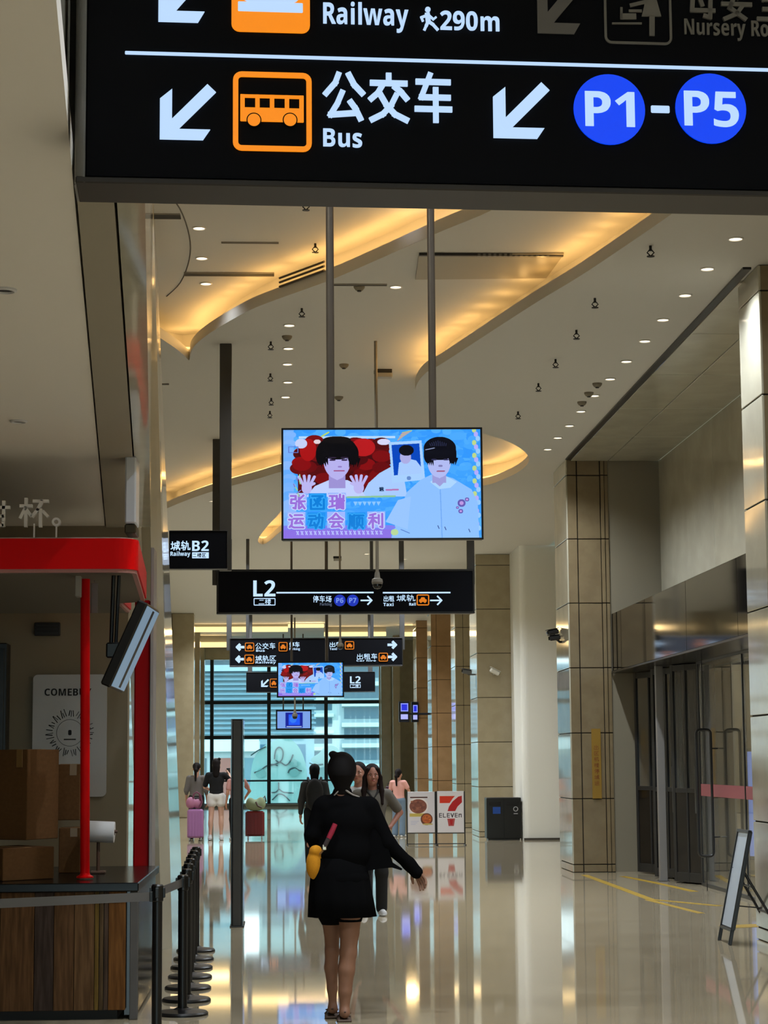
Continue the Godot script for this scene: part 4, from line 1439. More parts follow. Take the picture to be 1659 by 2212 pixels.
	for q in [[1230, 1289, 416, 436, MIDDLE], [808, 843, 799, 811, MIDDLE], [1616, 1636, 435, 448, LOWER], [720, 736, 1202, 1207, LOWER]]:
		var a := on_y(q[0], q[2], q[4])
		var b := on_y(q[1], q[3], q[4])
		var o := thing("ceiling_box", ["largest pale ceiling box between the two light coves at the top", "pale ceiling box just above the large screen", "small ceiling box at the top right", "tiny dark ceiling box above the L2 sign"][i], "box", Vector3((a.x + b.x) / 2, q[4], a.z))
		var w := absf(b.x - a.x)
		i += 1
		var st := mb()
		bx(st, Vector3(0, -.02, 0), Vector3(w, .045, w * .6), .004)
		obj("base", st, mat(Color(.14, .13, .12), .7), o)
		st = mb()
		bx(st, Vector3(.006, -.07, .0), Vector3(w, .055, w * .6), .008)
		obj("cover", st, mat(Color(.62, .6, .56), .5), o)
	var pa := on_y(905, 548, MIDDLE)
	var pb := on_y(1218, 545, MIDDLE)
	var pc := on_y(1180, 597, MIDDLE)
	var pd := on_y(897, 600, MIDDLE)
	var o := thing("access_panel", "large flat ceiling panel between the two light coves, dark slot along its upper edge", "ceiling panel", Vector3((pa.x + pb.x) / 2, MIDDLE, (pa.z + pc.z) / 2))
	var st := mb()
	slab(st, PackedVector2Array([flat(pa), flat(pb), flat(pc), flat(pd)]), MIDDLE - .02, MIDDLE - .004)
	objw("panel", st, mat(Color(.6, .57, .5), .5), o)
	st = mb()
	bx2(st, Vector3(pa.x, MIDDLE - .03, pa.z + .01), Vector3(pb.x, MIDDLE - .004, pa.z + .05))
	objw("slot", st, m_black, o)
	st = mb()
	for k in 14: bx2(st, Vector3(pa.x + .55 + k * .05, MIDDLE - .032, pa.z + .005), Vector3(pa.x + .575 + k * .05, MIDDLE - .003, pa.z + .052))
	objw("slot_fins", st, m_steel, o)
	# slotted diffuser in the lip of the left cove
	var da := on_y(604, 617, MIDDLE + .16)
	var db := on_y(700, 582, MIDDLE + .16)
	o = thing("slot_diffuser", "three-slot air diffuser in the glowing edge of the left cove", "vent", da)
	var dir := (db - da).normalized()
	for k in 3:
		st = mb()
		var up := Vector3(0, -.045 + k * .045, .14)
		tube(st, [da + up, db + up], .012, 6)
		objw("slat", st, mat(Color(.3, .26, .2), .5), o)
	# straight luminous ceiling strips before the far window
	i = 0
	for q in [[415, 622, 1360, -65.0, 11], [622, 700, 1352, -64.6, 8], [415, 497, 1393, -71.0, 11], [700, 834, 1370, -66.5, 9], [872, 900, 1370, -66.0, 9]]:
		var a := on_z(q[0], q[2], q[3])
		var b := on_z(q[1], q[2], q[3])
		var hh: float = q[4] * -q[3] / FPX
		o = thing("strip_light", ["longest luminous ceiling strip before the far window", "short luminous strip continuing the longest one to the right", "lower luminous strip at the left above the window", "luminous strip above the right end of the two-row sign", "short luminous strip between the right-hand piers"][i], "ceiling light", Vector3((a.x + b.x) / 2, LOWER, q[3]))
		i += 1
		var hang := LOWER - a.y
		st = mb()
		bx(st, Vector3(0, -maxf(hang - hh / 2, .02) / 2, -.05), Vector3(b.x - a.x, maxf(hang - hh / 2, .02), .1), .004)
		obj("housing", st, mat(Color(.7, .68, .62), .6), o)
		st = mb()
		bx(st, Vector3(0, -hang, 0), Vector3(b.x - a.x, hh, .12), .01)
		obj("diffuser", st, glow(Color(1, .87, .6), 1.5), o)
		var l := AreaLight3D.new()
		l.name = "strip_glow"
		l.area_size = Vector2(b.x - a.x, hh)
		l.light_color = Color(1, .84, .58)
		l.light_energy = .8
		l.shadow_enabled = true
		o.add_child(l)
		l.position = Vector3(0, -hang, .08)
		l.rotation.y = PI
	# the camera that dangles on a pole before the L2 sign, and the one before the farthest screen
	for q in [[800, 815, 1262, -22.7, 1.15, "pole-hung dome camera in front of the L2 sign"], [632, 637, 1548, -62.0, 1.6, "pole-hung camera in front of the farthest screen"], [737, 735, 1397, -37.0, 1.1, "pole-hung camera in front of the two-row sign"]]:
		var c := on_z(q[1], q[2], q[3])
		o = thing("pole_camera", q[5], "camera", c)
		var k: float = q[4]
		st = mb()
		tube(st, [Vector3(0, .11 * k, 0), Vector3(0, (MIDDLE if q[3] > -30 else LOWER) - c.y, 0)], .017 * k, 10)
		obj("pole", st, mat(Color(.55, .52, .47), .4, .4), o)
		st = mb()
		lathe(st, [Vector2(0, .12), Vector2(.022, .12), Vector2(.03, .06), Vector2(.05, .05), Vector2(.055, .02), Vector2(.05, .0), Vector2(0, 0)], 16, Transform3D(Basis().scaled(Vector3.ONE * k), Vector3.ZERO))
		obj("housing", st, mat(Color(.5, .48, .44), .35, .3), o)
		st = mb()
		lathe(st, [Vector2(0, -.05), Vector2(.03, -.042), Vector2(.045, -.02), Vector2(.047, .0), Vector2(0, .0)], 16, Transform3D(Basis().scaled(Vector3.ONE * k), Vector3.ZERO))
		obj("dome", st, mat(Color(.03, .03, .03), .1), o)

# ---------------------------------------------------------------- the drinks kiosk at the left
func kiosk():
	var z := -13.05
	var red := mat(Color(.86, .015, .03), .45, 0.0, .25)
	var dark := mat(Color(.03, .03, .035), .35)
	var P := func(px, py): return on_z(px, py, z)
	# canopy with a rounded corner
	var top: float = P.call(100, 1163).y
	var low: float = P.call(100, 1229).y
	var rx: float = P.call(296, 1200).x
	var o := thing("kiosk_canopy", "red rounded kiosk canopy with a pale lower edge at the left", "canopy", Vector3(-2.6, low, z))
	var prof := func(x0, r, grow):
		var pl := PackedVector2Array([Vector2(-4.4, -16.6), Vector2(-4.4, z + grow)])
		for k in 9:
			var a := PI / 2 - PI / 2 * k / 8.0
			pl.append(Vector2(x0 - r + r * cos(a), z + grow - r + r * sin(a)))
		pl.append(Vector2(x0 - .1, -15.45))
		pl.append(Vector2(x0 - .3, -15.6))
		pl.append(Vector2(x0 - .3, -16.6))
		return pl
	var st := mb()
	slab(st, prof.call(rx, .14, 0.0), low, top)
	objw("fascia", st, red, o)
	st = mb()
	slab(st, prof.call(rx - .03, .13, -.03), top, top + .01)
	objw("added_top_cover", st, mat(Color(.75, .74, .72), .7), o)  # unseen pale cover, added to bounce light up to the soffit
	st = mb()
	slab(st, prof.call(rx - .012, .13, -.012), low - .022, low)
	objw("edge_strip", st, mat(Color(.72, .52, .5), .5), o)
	st = mb()
	slab(st, prof.call(rx - .04, .1, -.04), low - .026, low - .0225)
	objw("under_panel", st, mat(Color(.42, .39, .34), .7), o)
	st = mb()
	bx2(st, P.call(155, 1283) + Vector3(0, 0, -.3), P.call(167, 1236) + Vector3(0, 0, -.2), .004)
	objw("bracket", st, mat(Color(.6, .58, .55), .6), o)
	var hc := on_z(204, 1292, -13.6)
	st = mb()
	bx(st, hc, Vector3(.045, .2, .006), .002)
	tube(st, [hc + Vector3(0, .1, 0), Vector3(hc.x, low - .02, hc.z)], .004, 6)
	objw("hanging_card", st, mat(Color(.5, .46, .44), .4), o)
	# letters standing on the canopy
	i_letters(top)
	# posts
	st = mb()
	var a: Vector3 = on_z(183.5, 1890, -13.5)
	o = thing("kiosk_post", "slender red kiosk post in front of the menu board", "post", Vector3(a.x, .86, -13.5))
	st = mb()
	tube(st, [Vector3.ZERO, Vector3(-.018, low - .86, 0)], .031, 16)
	obj("shaft", st, red, o)
	st = mb()
	lathe(st, [Vector2(.055, 0), Vector2(.055, .008), Vector2(.034, .02), Vector2(.031, .03)], 16)
	obj("foot", st, red, o)
	var ra := on_z(287, 1870, -15.6)
	var rb := on_z(325, 1240, -15.6)
	o = thing("kiosk_side_panel", "broad dark red upright panel behind the tilted monitor", "panel", Vector3((ra.x + rb.x) / 2, 0, -15.6))
	st = mb()
	bx2(st, Vector3(ra.x, 0, -15.9), Vector3(rb.x, low, -15.6), .01)
	objw("panel", st, mat(Color(.62, .012, .03), .45, 0.0, .25), o)
	st = mb()
	bx2(st, Vector3(rb.x + .004, 0, -15.9), Vector3(rb.x + .03, low + .4, -15.56), .004)
	objw("edge_trim", st, mat(Color(.6, .57, .56), .4), o)
	# counter
	var fr := on_y(279, 2203, 0)
	var ct: float = on_z(100, 1908, fr.z).y
	o = thing("kiosk_counter", "wooden planked kiosk counter with a black top", "counter", Vector3(fr.x - .8, 0, fr.z))
	var zb := -15.2
	st = mb()
	bx2(st, Vector3(-4.2, 0.06, zb + .05), Vector3(fr.x - .05, ct - .05, fr.z - .03))
	objw("body", st, dark, o)
	st = mb()
	bx2(st, Vector3(-4.2, 0, zb + .1), Vector3(fr.x - .08, .06, fr.z - .06))
	objw("plinth", st, mat(Color(.02, .02, .02), .6), o)
	st = mb()
	bx2(st, Vector3(-4.25, ct - .055, zb), Vector3(fr.x + .055, ct, fr.z + .03), .006)
	objw("top", st, mat(Color(.04, .042, .045), .2, 0.0, .35), o)
	var px := [-620, -500, -390, -300, -215, -130, -60, 0, 74, 116, 160, 204, 214, 224, 234, 272]
	var tone := [Color(.36, .23, .11), Color(.3, .2, .11), Color(.4, .27, .14), Color(.3, .22, .15), Color(.37, .24, .12), Color(.33, .22, .12), Color(.38, .25, .12), Color(.38, .25, .13), Color(.25, .19, .16), Color(.36, .24, .13), Color(.4, .28, .16), Color(.42, .32, .12), Color(.34, .26, .16), Color(.28, .21, .16), Color(.44, .27, .1)]
	for i in px.size() - 1:
		st = mb()
		var x0 := on_z(px[i], 2000, fr.z).x
		var x1 := on_z(px[i + 1], 2000, fr.z).x
		bx2(st, Vector3(x0 + .0015, .06, fr.z - .03), Vector3(x1 - .0015, ct - .056, fr.z), .003)
		objw("plank", st, noise_wood(tone[i], i), o)
	st = mb()
	bx2(st, Vector3(fr.x, .0, fr.z - .06), Vector3(fr.x + .05, ct - .056, fr.z + .004), .004)
	objw("corner_post", st, mat(Color(.33, .32, .31), .5, 0.0, .3), o)
	st = mb()
	bx2(st, Vector3(fr.x - .04, .02, zb + .08), Vector3(fr.x + .035, ct - .056, fr.z - .06), .004)
	objw("side_panel", st, mat(Color(.03, .035, .05), .15), o)
	# boxes on the counter
	var card := noise_mat(Color(.42, .29, .17), Color(.36, .25, .14), .03, .85, Vector3.ONE * 2, .3, 21)
	var boxes := [[12, 1608, 96, 1815, -13.75, .35, "tall brown cardboard box standing on another box", 30], [-60, 1815, 88, 1902, -13.45, .4, "low wide brown cardboard box at the counter's front", 48], [122, 1640, 172, 1772, -14.4, .3, "brown cardboard box behind the tall one, on top of another box", 0], [126, 1774, 172, 1900, -14.3, .3, "brown cardboard box standing beside the red post", 0], [-40, 1660, 14, 1772, -14.9, .3, "dark brown box at the left edge below the shelf", 0]]
	for q in boxes:
		var lo: Vector3 = on_z(q[0], q[3], q[4])
		var hi: Vector3 = on_z(q[1], q[1], q[4])
		var w := lo.distance_to(Vector3(on_z(q[2], q[3], q[4]).x, lo.y, lo.z))
		hi = Vector3(lo.x + w, hi.y, q[4])
		if q[3] > 1890 or q[6].begins_with("brown cardboard box standing"): lo.y = ct + .001
		var bo := thing("cardboard_box", q[6], "box", Vector3((lo.x + hi.x) / 2, lo.y, q[4] - q[5] / 2), deg_to_rad(-float(q[7])) if q[7] else 0.0)
		var hh := hi.y - lo.y
		st = mb()
		bx(st, Vector3(0, hh / 2, 0), Vector3(w * (.92 if q[7] else 1.0), hh, q[5]), .004)
		obj("carton", st, card, bo)
		st = mb()
		bx(st, Vector3(0, hh, 0), Vector3(w * .9, .004, .05), .001)
		obj("tape", st, mat(Color(.5, .38, .22), .35), bo)
		st = mb()
		bx(st, Vector3(w * .2, hh * .9, q[5] / 2), Vector3(.05, hh * .2, .004), .001)
		obj("tape", st, mat(Color(.5, .38, .22), .35), bo)
	# paper roll
	var c := on_z(192, 1797, -14.2)
	var e := on_z(246, 1797, -14.2)
	o = thing("paper_roll", "white paper towel roll on its holder right of the red post", "paper roll", Vector3((c.x + e.x) / 2, c.y, -14.2))
	st = mb()
	var side := Basis(Vector3(0, 0, 1), -PI / 2 - .05)
	lathe(st, [Vector2(.02, -.09), Vector2(.07, -.09), Vector2(.072, -.085), Vector2(.072, .085), Vector2(.07, .09), Vector2(.02, .09)], 24, Transform3D(side, Vector3.ZERO))
	obj("paper", st, mat(Color(.8, .8, .8), .9), o)
	st = mb()
	lathe(st, [Vector2(.02, .092), Vector2(.02, -.092)], 14, Transform3D(side, Vector3.ZERO))
	obj("core", st, mat(Color(.4, .3, .2), .9), o)
	st = mb()
	tube(st, [Vector3(-.02, ct - c.y, 0), Vector3(-.02, -.07, 0)], .012, 8)
	tube(st, [Vector3(-.11, 0, 0), Vector3(.11, 0, 0)], .01, 8)
	bx(st, Vector3(-.02, ct - c.y + .01, 0), Vector3(.1, .018, .1), .004)
	obj("holder", st, mat(Color(.3, .2, .14), .5), o)
	# monitor on its arm
	var m0 := on_z(252, 1492, -13.1)
	var m1 := on_z(333, 1312, -13.1)
	var mid := (m0 + m1) / 2
	o = thing("monitor", "tilted wall monitor on a black arm under the canopy", "monitor", mid)
	var up := (m1 - m0).normalized()
	var nrm := Vector3(up.y, -up.x, 0)
	nrm = (nrm * cos(.17) + Vector3(0, 0, 1) * sin(.17)).normalized()
	var sid := up.cross(nrm).normalized()
	var xf := Transform3D(Basis(sid, up, nrm), Vector3.ZERO)
	var hl := m0.distance_to(m1)
	st = mb()
	bx(st, Vector3(0, 0, -.036), Vector3(.36, hl, .07), .01, xf)
	bx(st, Vector3(0, -.03, -.05), Vector3(.2, hl * .5, .04), .01, xf)
	obj("housing", st, dark, o)
	st = mb()
	bx(st, Vector3(0, 0, .001), Vector3(.335, hl - .03, .004), .001, xf)
	obj("display_panel", st, glow(Color(.56, .68, .78), .55), o)
	st = mb()
	bx(st, Vector3(.02, 0, .003), Vector3(.05, hl - .05, .003), .001, xf)
	obj("dark_column", st, dark, o)
	st = mb()
	var h0 := on_z(246, 1240, -13.25) - mid
	var h1 := on_z(240, 1395, -13.25) - mid
	tube(st, [h0 + Vector3(0, .02, 0), h1], .014, 8)
	tube(st, [h0 + Vector3(.035, .02, 0), h1 + Vector3(.03, 0, 0)], .012, 8)
	bx(st, h1 + Vector3(.02, -.03, 0), Vector3(.1, .1, .08), .01)
	tube(st, [h1 + Vector3(.02, -.04, 0), Vector3(-.03, -.04, -.06)], .026, 10)
	bx(st, h0 + Vector3(.015, .01, 0), Vector3(.12, .02, .1), .004)
	obj("arm", st, dark, o)
	# on the back wall
	var bz := -17.29
	var b0 := on_z(69, 1722, bz)
	var b1 := on_z(232, 1457, bz)
	o = thing("menu_board", "white rounded board with a black radial drawing on the kiosk's back wall", "board", (b0 + b1) / 2)
	st = mb()
	var w2 := (b1.x - b0.x) / 2
	var h2 := (b1.y - b0.y) / 2
	prism(st, round_rect(-w2, -h2, w2, h2, .04), 0, .03)
	obj("panel", st, mat(Color(.74, .74, .74), .3), o)
	var ink := mat(Color(.05, .04, .04), .6)
	var tw := on_z(147, 1495, bz + .03) - o.position
	words("lettering", "COMEBUY", .058, Vector3(tw.x, tw.y, .032), ink, o, true, .39, .004)
	st = mb()
	var cc := on_z(151, 1583, bz + .03) - o.position
	rng.seed = 5
	for k in 46:
		var an := TAU * k / 46
		var r0 := .13 + rng.randf() * .02
		var r1 := .175 + rng.randf() * .03
		var d := Vector2(cos(an), sin(an))
		var tn := Vector2(-d.y, d.x) * (.5 * sin(k * 2.0))
		bar(st, Vector2(cc.x, cc.y) + d * r0, Vector2(cc.x, cc.y) + (d + tn * .15) * r1, .004 + .004 * rng.randf(), .03, .033)
	ring(st, disc(Vector2(cc.x, cc.y), .112, 40), disc(Vector2(cc.x, cc.y), .109, 40), .03, .033)
	prism(st, round_rect(cc.x - .014, cc.y - .02, cc.x + .014, cc.y + .024, .01), .03, .034)
	bar(st, Vector2(cc.x - .05, cc.y - .055), Vector2(cc.x + .05, cc.y - .055), .01, .03, .033)
	obj("drawing", st, ink, o)
	b0 = on_z(75, 1374, bz)
	b1 = on_z(131, 1345, bz)
	o = thing("wall_plate", "small dark rectangular plate high on the kiosk's back wall", "plate", (b0 + b1) / 2)
	st = mb()
	bx(st, Vector3(0, 0, .02), Vector3(b1.x - b0.x, b1.y - b0.y, .04), .006)
	obj("cover", st, mat(Color(.13, .14, .15), .5), o)
	st = mb()
	for k in 3: bx(st, Vector3(0, -.03 + k * .03, .042), Vector3((b1.x - b0.x) * .8, .006, .006), .001)
	obj("louvre", st, mat(Color(.2, .21, .22), .5), o)
	b0 = on_z(-140, 1662, bz)
	b1 = on_z(23, 1392, bz)
	o = thing("wall_cabinet", "dark cabinet on the kiosk's back wall at the left edge", "cabinet", (b0 + b1) / 2)
	st = mb()
	bx(st, Vector3(0, 0, .1), Vector3(b1.x - b0.x, b1.y - b0.y, .2), .008)
	obj("body", st, mat(Color(.035, .03, .035), .35), o)
	st = mb()
	bx(st, Vector3(.1, 0, .205), Vector3((b1.x - b0.x) * .6, (b1.y - b0.y) * .92, .012), .004)
	obj("door", st, mat(Color(.03, .03, .032), .2), o)
	b0 = on_z(-160, 1672, bz)
	b1 = on_z(24, 1658, bz)
	o = thing("wall_shelf", "pale shelf under the dark cabinet at the left edge", "shelf", (b0 + b1) / 2)
	st = mb()
	bx(st, Vector3(0, 0, .14), Vector3(b1.x - b0.x, .035, .28), .004)
	obj("board", st, mat(Color(.5, .46, .4), .5), o)
	st = mb()
	for s in [-.2, .25]: bx(st, Vector3(s, -.07, .1), Vector3(.02, .12, .2), .003)
	obj("bracket", st, mat(Color(.2, .19, .18), .5), o)
	# hanging light box at the soffit's edge
	b0 = on_z(273, 1136, -13.4)
	b1 = on_z(298, 992, -13.4)
	o = thing("hanging_panel", "narrow white panel hanging under the soffit's edge above the canopy", "sign", (b0 + b1) / 2)
	st = mb()
	bx(st, Vector3.ZERO, Vector3(b1.x - b0.x, b1.y - b0.y, .3), .01)
	obj("panel", st, mat(Color(.82, .84, .88), .35), o)
	st = mb()
	bx(st, Vector3(0, -(b1.y - b0.y) / 2 - .035, 0), Vector3(.075, .06, .28), .008)
	obj("base", st, mat(Color(.2, .17, .08), .5), o)
	st = mb()
	for s in [-.1, .1]: tube(st, [Vector3(0, (b1.y - b0.y) / 2, s), Vector3(0, 3.59 - o.position.y, s)], .008, 6)
	obj("hanger", st, m_steel, o)

func noise_wood(c: Color, seed_: int) -> StandardMaterial3D:
	var n := FastNoiseLite.new()
	n.seed = seed_ + 40
	n.frequency = .03
	n.fractal_octaves = 4
	var g := Gradient.new()
	g.set_color(0, c.darkened(.3))
	g.set_color(1, c.lightened(.06))
	var t := NoiseTexture2D.new()
	t.width = 256
	t.height = 256
	t.seamless = true
	t.noise = n
	t.color_ramp = g
	var m := StandardMaterial3D.new()
	m.albedo_texture = t
	m.roughness = .6
	m.metallic_specular = .25
	m.uv1_triplanar = true
	m.uv1_world_triplanar = true
	m.uv1_scale = Vector3(4, .35, 4)
	return m

func i_letters(top: float):
	var z := -13.15
	var m := mat(Color(.93, .92, .92), .5)
	for q in [["甘", -32, 1082, 24, 1138], ["杯", 42, 1077, 106, 1138]]:
		var a := on_z(q[1], q[4], z)
		var b := on_z(q[3], q[2], z)
		var o := thing("sign_letter", "grey sign character on the red canopy, %s" % ("just left of the ring-shaped full stop" if q[0] == "杯" else "leftmost, cut by the picture's edge"), "letter", Vector3((a.x + b.x) / 2, top, z))
		var st := mb()
		han(st, q[0], a.x - o.position.x, a.y - top, b.x - a.x, b.y - a.y, .02, -.02, .02)
		obj("character", st, m, o)
		st = mb()
		bx2(st, Vector3(-.004, 0, -.006), Vector3(.006, a.y - top + .02, .006))
		obj("support", st, m, o)
	var c := on_z(122, 1128, z)
	var o := thing("sign_letter", "small grey ring-shaped full stop at the end of the sign on the red canopy", "letter", Vector3(c.x, top, z))
	var st := mb()
	ring(st, disc(Vector2(0, c.y - top), .028, 20), disc(Vector2(0, c.y - top), .014, 20), -.02, .02)
	obj("character", st, m, o)
	st = mb()
	bx2(st, Vector3(-.005, 0, -.006), Vector3(.005, c.y - top - .025, .006))
	obj("support", st, m, o)

# ---------------------------------------------------------------- belt posts
func barriers():
	var post := mat(Color(.05, .05, .055), .35, .2)
	var spots := [Vector2(-.757, -12.35), Vector2(-.655, -13.35), Vector2(-.665, -14.1), Vector2(-.69, -14.85), Vector2(-.71, -15.6), Vector2(-.73, -16.3), Vector2(-.745, -17.0), Vector2(-.76, -17.75)]
	var proto := thing("belt_post", "x", "barrier post", Vector3(spots[0].x, 0, spots[0].y), 0.0, "row of black belt posts")
	var st := mb()
	lathe(st, [Vector2(.165, 0), Vector2(.165, .012), Vector2(.155, .022), Vector2(.06, .034), Vector2(.04, .045)], 32)
	obj("base", st, post, proto)
	st = mb()
	tube(st, [Vector3(0, .03, 0), Vector3(0, .8, 0)], .03, 20)
	obj("shaft", st, post, proto)
	st = mb()
	lathe(st, [Vector2(.032, .78), Vector2(.036, .785), Vector2(.036, .872), Vector2(.03, .88), Vector2(0, .882)], 20)
	obj("cassette", st, mat(Color(.045, .04, .04), .3), proto)
	st = mb()
	for k in 4:
		var d := Vector3(cos(k * PI / 2), 0, sin(k * PI / 2))
		bx(st, d * .036 + Vector3(0, .832, 0), Vector3(.022, .06, .022), .003)
	obj("clip", st, mat(Color(.03, .03, .03), .4), proto)
	proto.set_meta("label", "nearest black belt post, standing apart at the kiosk counter's corner")
	for i in range(1, spots.size()):
		dup(proto, Vector3(spots[i].x, 0, spots[i].y), "%s black belt post from the camera in the row along the pier" % NTH[i])
	var belt := mat(Color(.34, .33, .32), .7)
	var far := Vector3(-2.2, .808, -11.58)
	var s0 := Vector3(spots[0].x, .81, spots[0].y)
	var ends := [[far, s0]]
	for i in spots.size() - 1: ends.append([Vector3(spots[i].x, .832, spots[i].y), Vector3(spots[i + 1].x, .832, spots[i + 1].y)])
	for i in ends.size():
		var a: Vector3 = ends[i][0]
		var b: Vector3 = ends[i][1]
		var d := (b - a).normalized()
		a += d * (.04 if i else 0.0)
		b -= d * .04
		var o := thing("barrier_belt", "long grey belt stretched in front of the wooden counter" if i == 0 else "grey belt between the %s and %s belt posts" % [NTH[i - 1], NTH[i]], "belt", (a + b) / 2, 0.0, "belts of the barrier")
		st = mb()
		var n := Vector3(-d.z, 0, d.x) * .0012
		var u := Vector3(0, .026, 0)
		quad(st, a - u + n, b - u + n, b + u + n, a + u + n)
		quad(st, b - u - n, a - u - n, a + u - n, b + u - n)
		quad(st, a + u + n, b + u + n, b + u - n, a + u - n)
		quad(st, a - u - n, b - u - n, b - u + n, a - u + n)
		objw("webbing", st, belt, o)
		st = mb()
		bx(st, b, Vector3(.02, .06, .02), .003)
		objw("end_clip", st, mat(Color(.03, .03, .03), .4), o)
	st = mb()
	var ep := thing("belt_post", "black belt post outside the left edge holding the long belt's other end", "barrier post", Vector3(-2.235, 0, -11.565), 0.0, "")
	for ch in proto.get_children(): ep.add_child(ch.duplicate(), true)

# ---------------------------------------------------------------- glass doors, fascia and the other things along the right
func shop_front():
	var mirror := mat(Color(.3, .29, .28), .06, .95)
	var o := thing("shop_fascia", "long dark mirror-polished fascia above the glass doors", "fascia", Vector3(5.1, 2.85, -23.7))
	var st := mb()
	for k in 4:
		st = mb()
		var z0 := -18.33 - k * 2.735
		bx2(st, Vector3(4.73, 2.86, z0 - 2.728), Vector3(5.46, 3.69, z0), .006)
		objw("panel", st, mirror, o)
	st = mb()
	bx2(st, Vector3(4.71, 2.83, -29.27), Vector3(5.46, 2.858, -18.32), .004)
	objw("lower_edge", st, mat(Color(.12, .12, .12), .25, .7), o)
	# folding leaves, stacked to the left of the opening
	var fr := mat(Color(.2, .2, .2), .35, .4)
	var glass := pane_mat(.1, Color(.3, .34, .36))
	var line := [Vector2(5.0, -29.0), Vector2(5.28, -28.3), Vector2(5.02, -27.75), Vector2(5.3, -27.2), Vector2(5.08, -26.65), Vector2(5.34, -26.1)]
	for i in line.size() - 1:
		var a := Vector3(line[i].x, 0, line[i].y)
		var b := Vector3(line[i + 1].x, 0, line[i + 1].y)
		var d := (b - a).normalized()
		var w := a.distance_to(b)
		var dn := thing("door_leaf", "%s folded glass door leaf from the left, dark framed, under the mirror fascia" % NTH[i], "door", a, atan2(-d.z, d.x), "folded glass door leaves")
		st = mb()
		for q in [[0.0, .05], [w * .5 - .015, w * .5 + .015], [w - .05, w]]: bx2(st, Vector3(q[0], .02, -.02), Vector3(q[1], 2.82, .02), .003)
		for q in [[.02, .14], [1.16, 1.22], [2.74, 2.82]]: bx2(st, Vector3(.05, q[0], -.018), Vector3(w - .05, q[1], .018), .003)
		obj("frame", st, fr, dn)
		st = mb()
		bx2(st, Vector3(.05, 1.22, -.004), Vector3(w - .05, 2.74, .004))
		obj("pane", st, glass, dn)
		st = mb()
		bx2(st, Vector3(.05, .14, -.008), Vector3(w - .05, 1.16, .008))
		obj("lower_panel", st, mat(Color(.1, .09, .085), .12), dn)
		st = mb()
		tube(st, [Vector3(w - .1, .9, .03), Vector3(w - .1, 1.5, .03)], .012, 8)
		obj("handle", st, m_steel, dn)
	o = thing("curtain", "dark brown pleated curtain drawn behind the folded door leaves", "curtain", Vector3(5.5, 0, -27.5))
	st = mb()
	var pl := []
	for k in 61: pl.append(Vector2(.035 * sin(k * 1.4), -1.55 + k * .05))
	for k in 60:
		var u: Vector2 = pl[k]
		var v: Vector2 = pl[k + 1]
		quad(st, Vector3(u.x, .03, u.y), Vector3(v.x, .03, v.y), Vector3(v.x, 2.8, v.y), Vector3(u.x, 2.8, u.y))
		quad(st, Vector3(v.x + .004, .03, v.y), Vector3(u.x + .004, .03, u.y), Vector3(u.x + .004, 2.8, u.y), Vector3(v.x + .004, 2.8, v.y))
	obj("cloth", st, mat(Color(.16, .13, .12), .9), o)
	st = mb()
	tube(st, [Vector3(0, 2.82, -1.6), Vector3(0, 2.82, 1.5)], .016, 8)
	obj("rail", st, m_steel, o)
	o = thing("door_post", "pale grey upright door post among the dark folded leaves", "post", Vector3(4.98, 0, -27.0))
	st = mb()
	bx2(st, Vector3(-.05, 0, -.05), Vector3(.05, 2.83, .05), .006)
	obj("shaft", st, mat(Color(.5, .49, .48), .35), o)
	st = mb()
	bx2(st, Vector3(-.07, 0, -.07), Vector3(.07, .012, .07), .003)
	obj("foot", st, mat(Color(.3, .3, .3), .4), o)
	# fixed glass
	o = thing("glass_wall", "fixed shop glazing with a pink band, right of the folded doors", "window", Vector3(5.3, 0, -22.0))
	for k in 3:
		var z0 := -18.3 - k * 2.55
		st = mb()
		bx2(st, Vector3(5.29, .04, z0 - 2.53), Vector3(5.302, 2.83, z0))
		objw("pane", st, pane_mat(.12, Color(.5, .52, .5)), o)
		st = mb()
		bx2(st, Vector3(5.28, .0, z0 - 2.56), Vector3(5.315, 2.84, z0 - 2.53), .003)
		objw("mullion", st, fr, o)
		st = mb()
		bx2(st, Vector3(5.284, 1.13, z0 - 2.5), Vector3(5.2885, 1.28, z0 - .03))
		objw("pink_band", st, mat(Color(.72, .4, .46), .5), o)
	st = mb()
	bx2(st, Vector3(5.28, 0, -26.0), Vector3(5.315, .04, -18.2), .004)
	bx2(st, Vector3(5.28, 2.8, -26.0), Vector3(5.315, 2.85, -18.2), .004)
	objw("rail", st, fr, o)
	# long loop handle
	var hz := -24.2
	var x := 5.24
	var ha := on_x(1529, 1577, x)
	var hb := on_x(1562, 1852, x)
	o = thing("grab_rail", "long black upright loop on the glass, thin rods above and below", "rail", Vector3(x, (ha.y + hb.y) / 2, (ha.z + hb.z) / 2))
	var hw := absf(ha.z - hb.z) / 2
	hw = .09
	var hh := (ha.y - hb.y) / 2
	var lp := []
	for p in round_rect(-hw, -hh, hw, hh, .05): lp.append(Vector3(p.x - .13, p.y, 0))
	lp.append(lp[0])
	st = mb()
	tube(st, lp, .017, 8, false)
	obj("loop", st, fr, o)
	st = mb()
	tube(st, [Vector3(-.13, hh, 0), Vector3(-.13, 2.83 - o.position.y, 0)], .006, 6)
	obj("rod", st, fr, o)
	st = mb()
	tube(st, [Vector3(-.13, -hh, 0), Vector3(-.13, .005 - o.position.y, 0)], .006, 6)
	obj("rod", st, fr, o)
	for s in [-1.0, 1.0]:
		st = mb()
		tube(st, [Vector3(-.04, s * hh * .7, 0), Vector3(.045, s * hh * .7, 0)], .01, 6)
		obj("standoff", st, fr, o)
	# inside: a lit standing screen, two display plinths, ceiling lamps
	o = thing("standing_screen", "pale blue lit standing screen inside the shop behind the glass", "screen", Vector3(6.1, 0, -25.2))
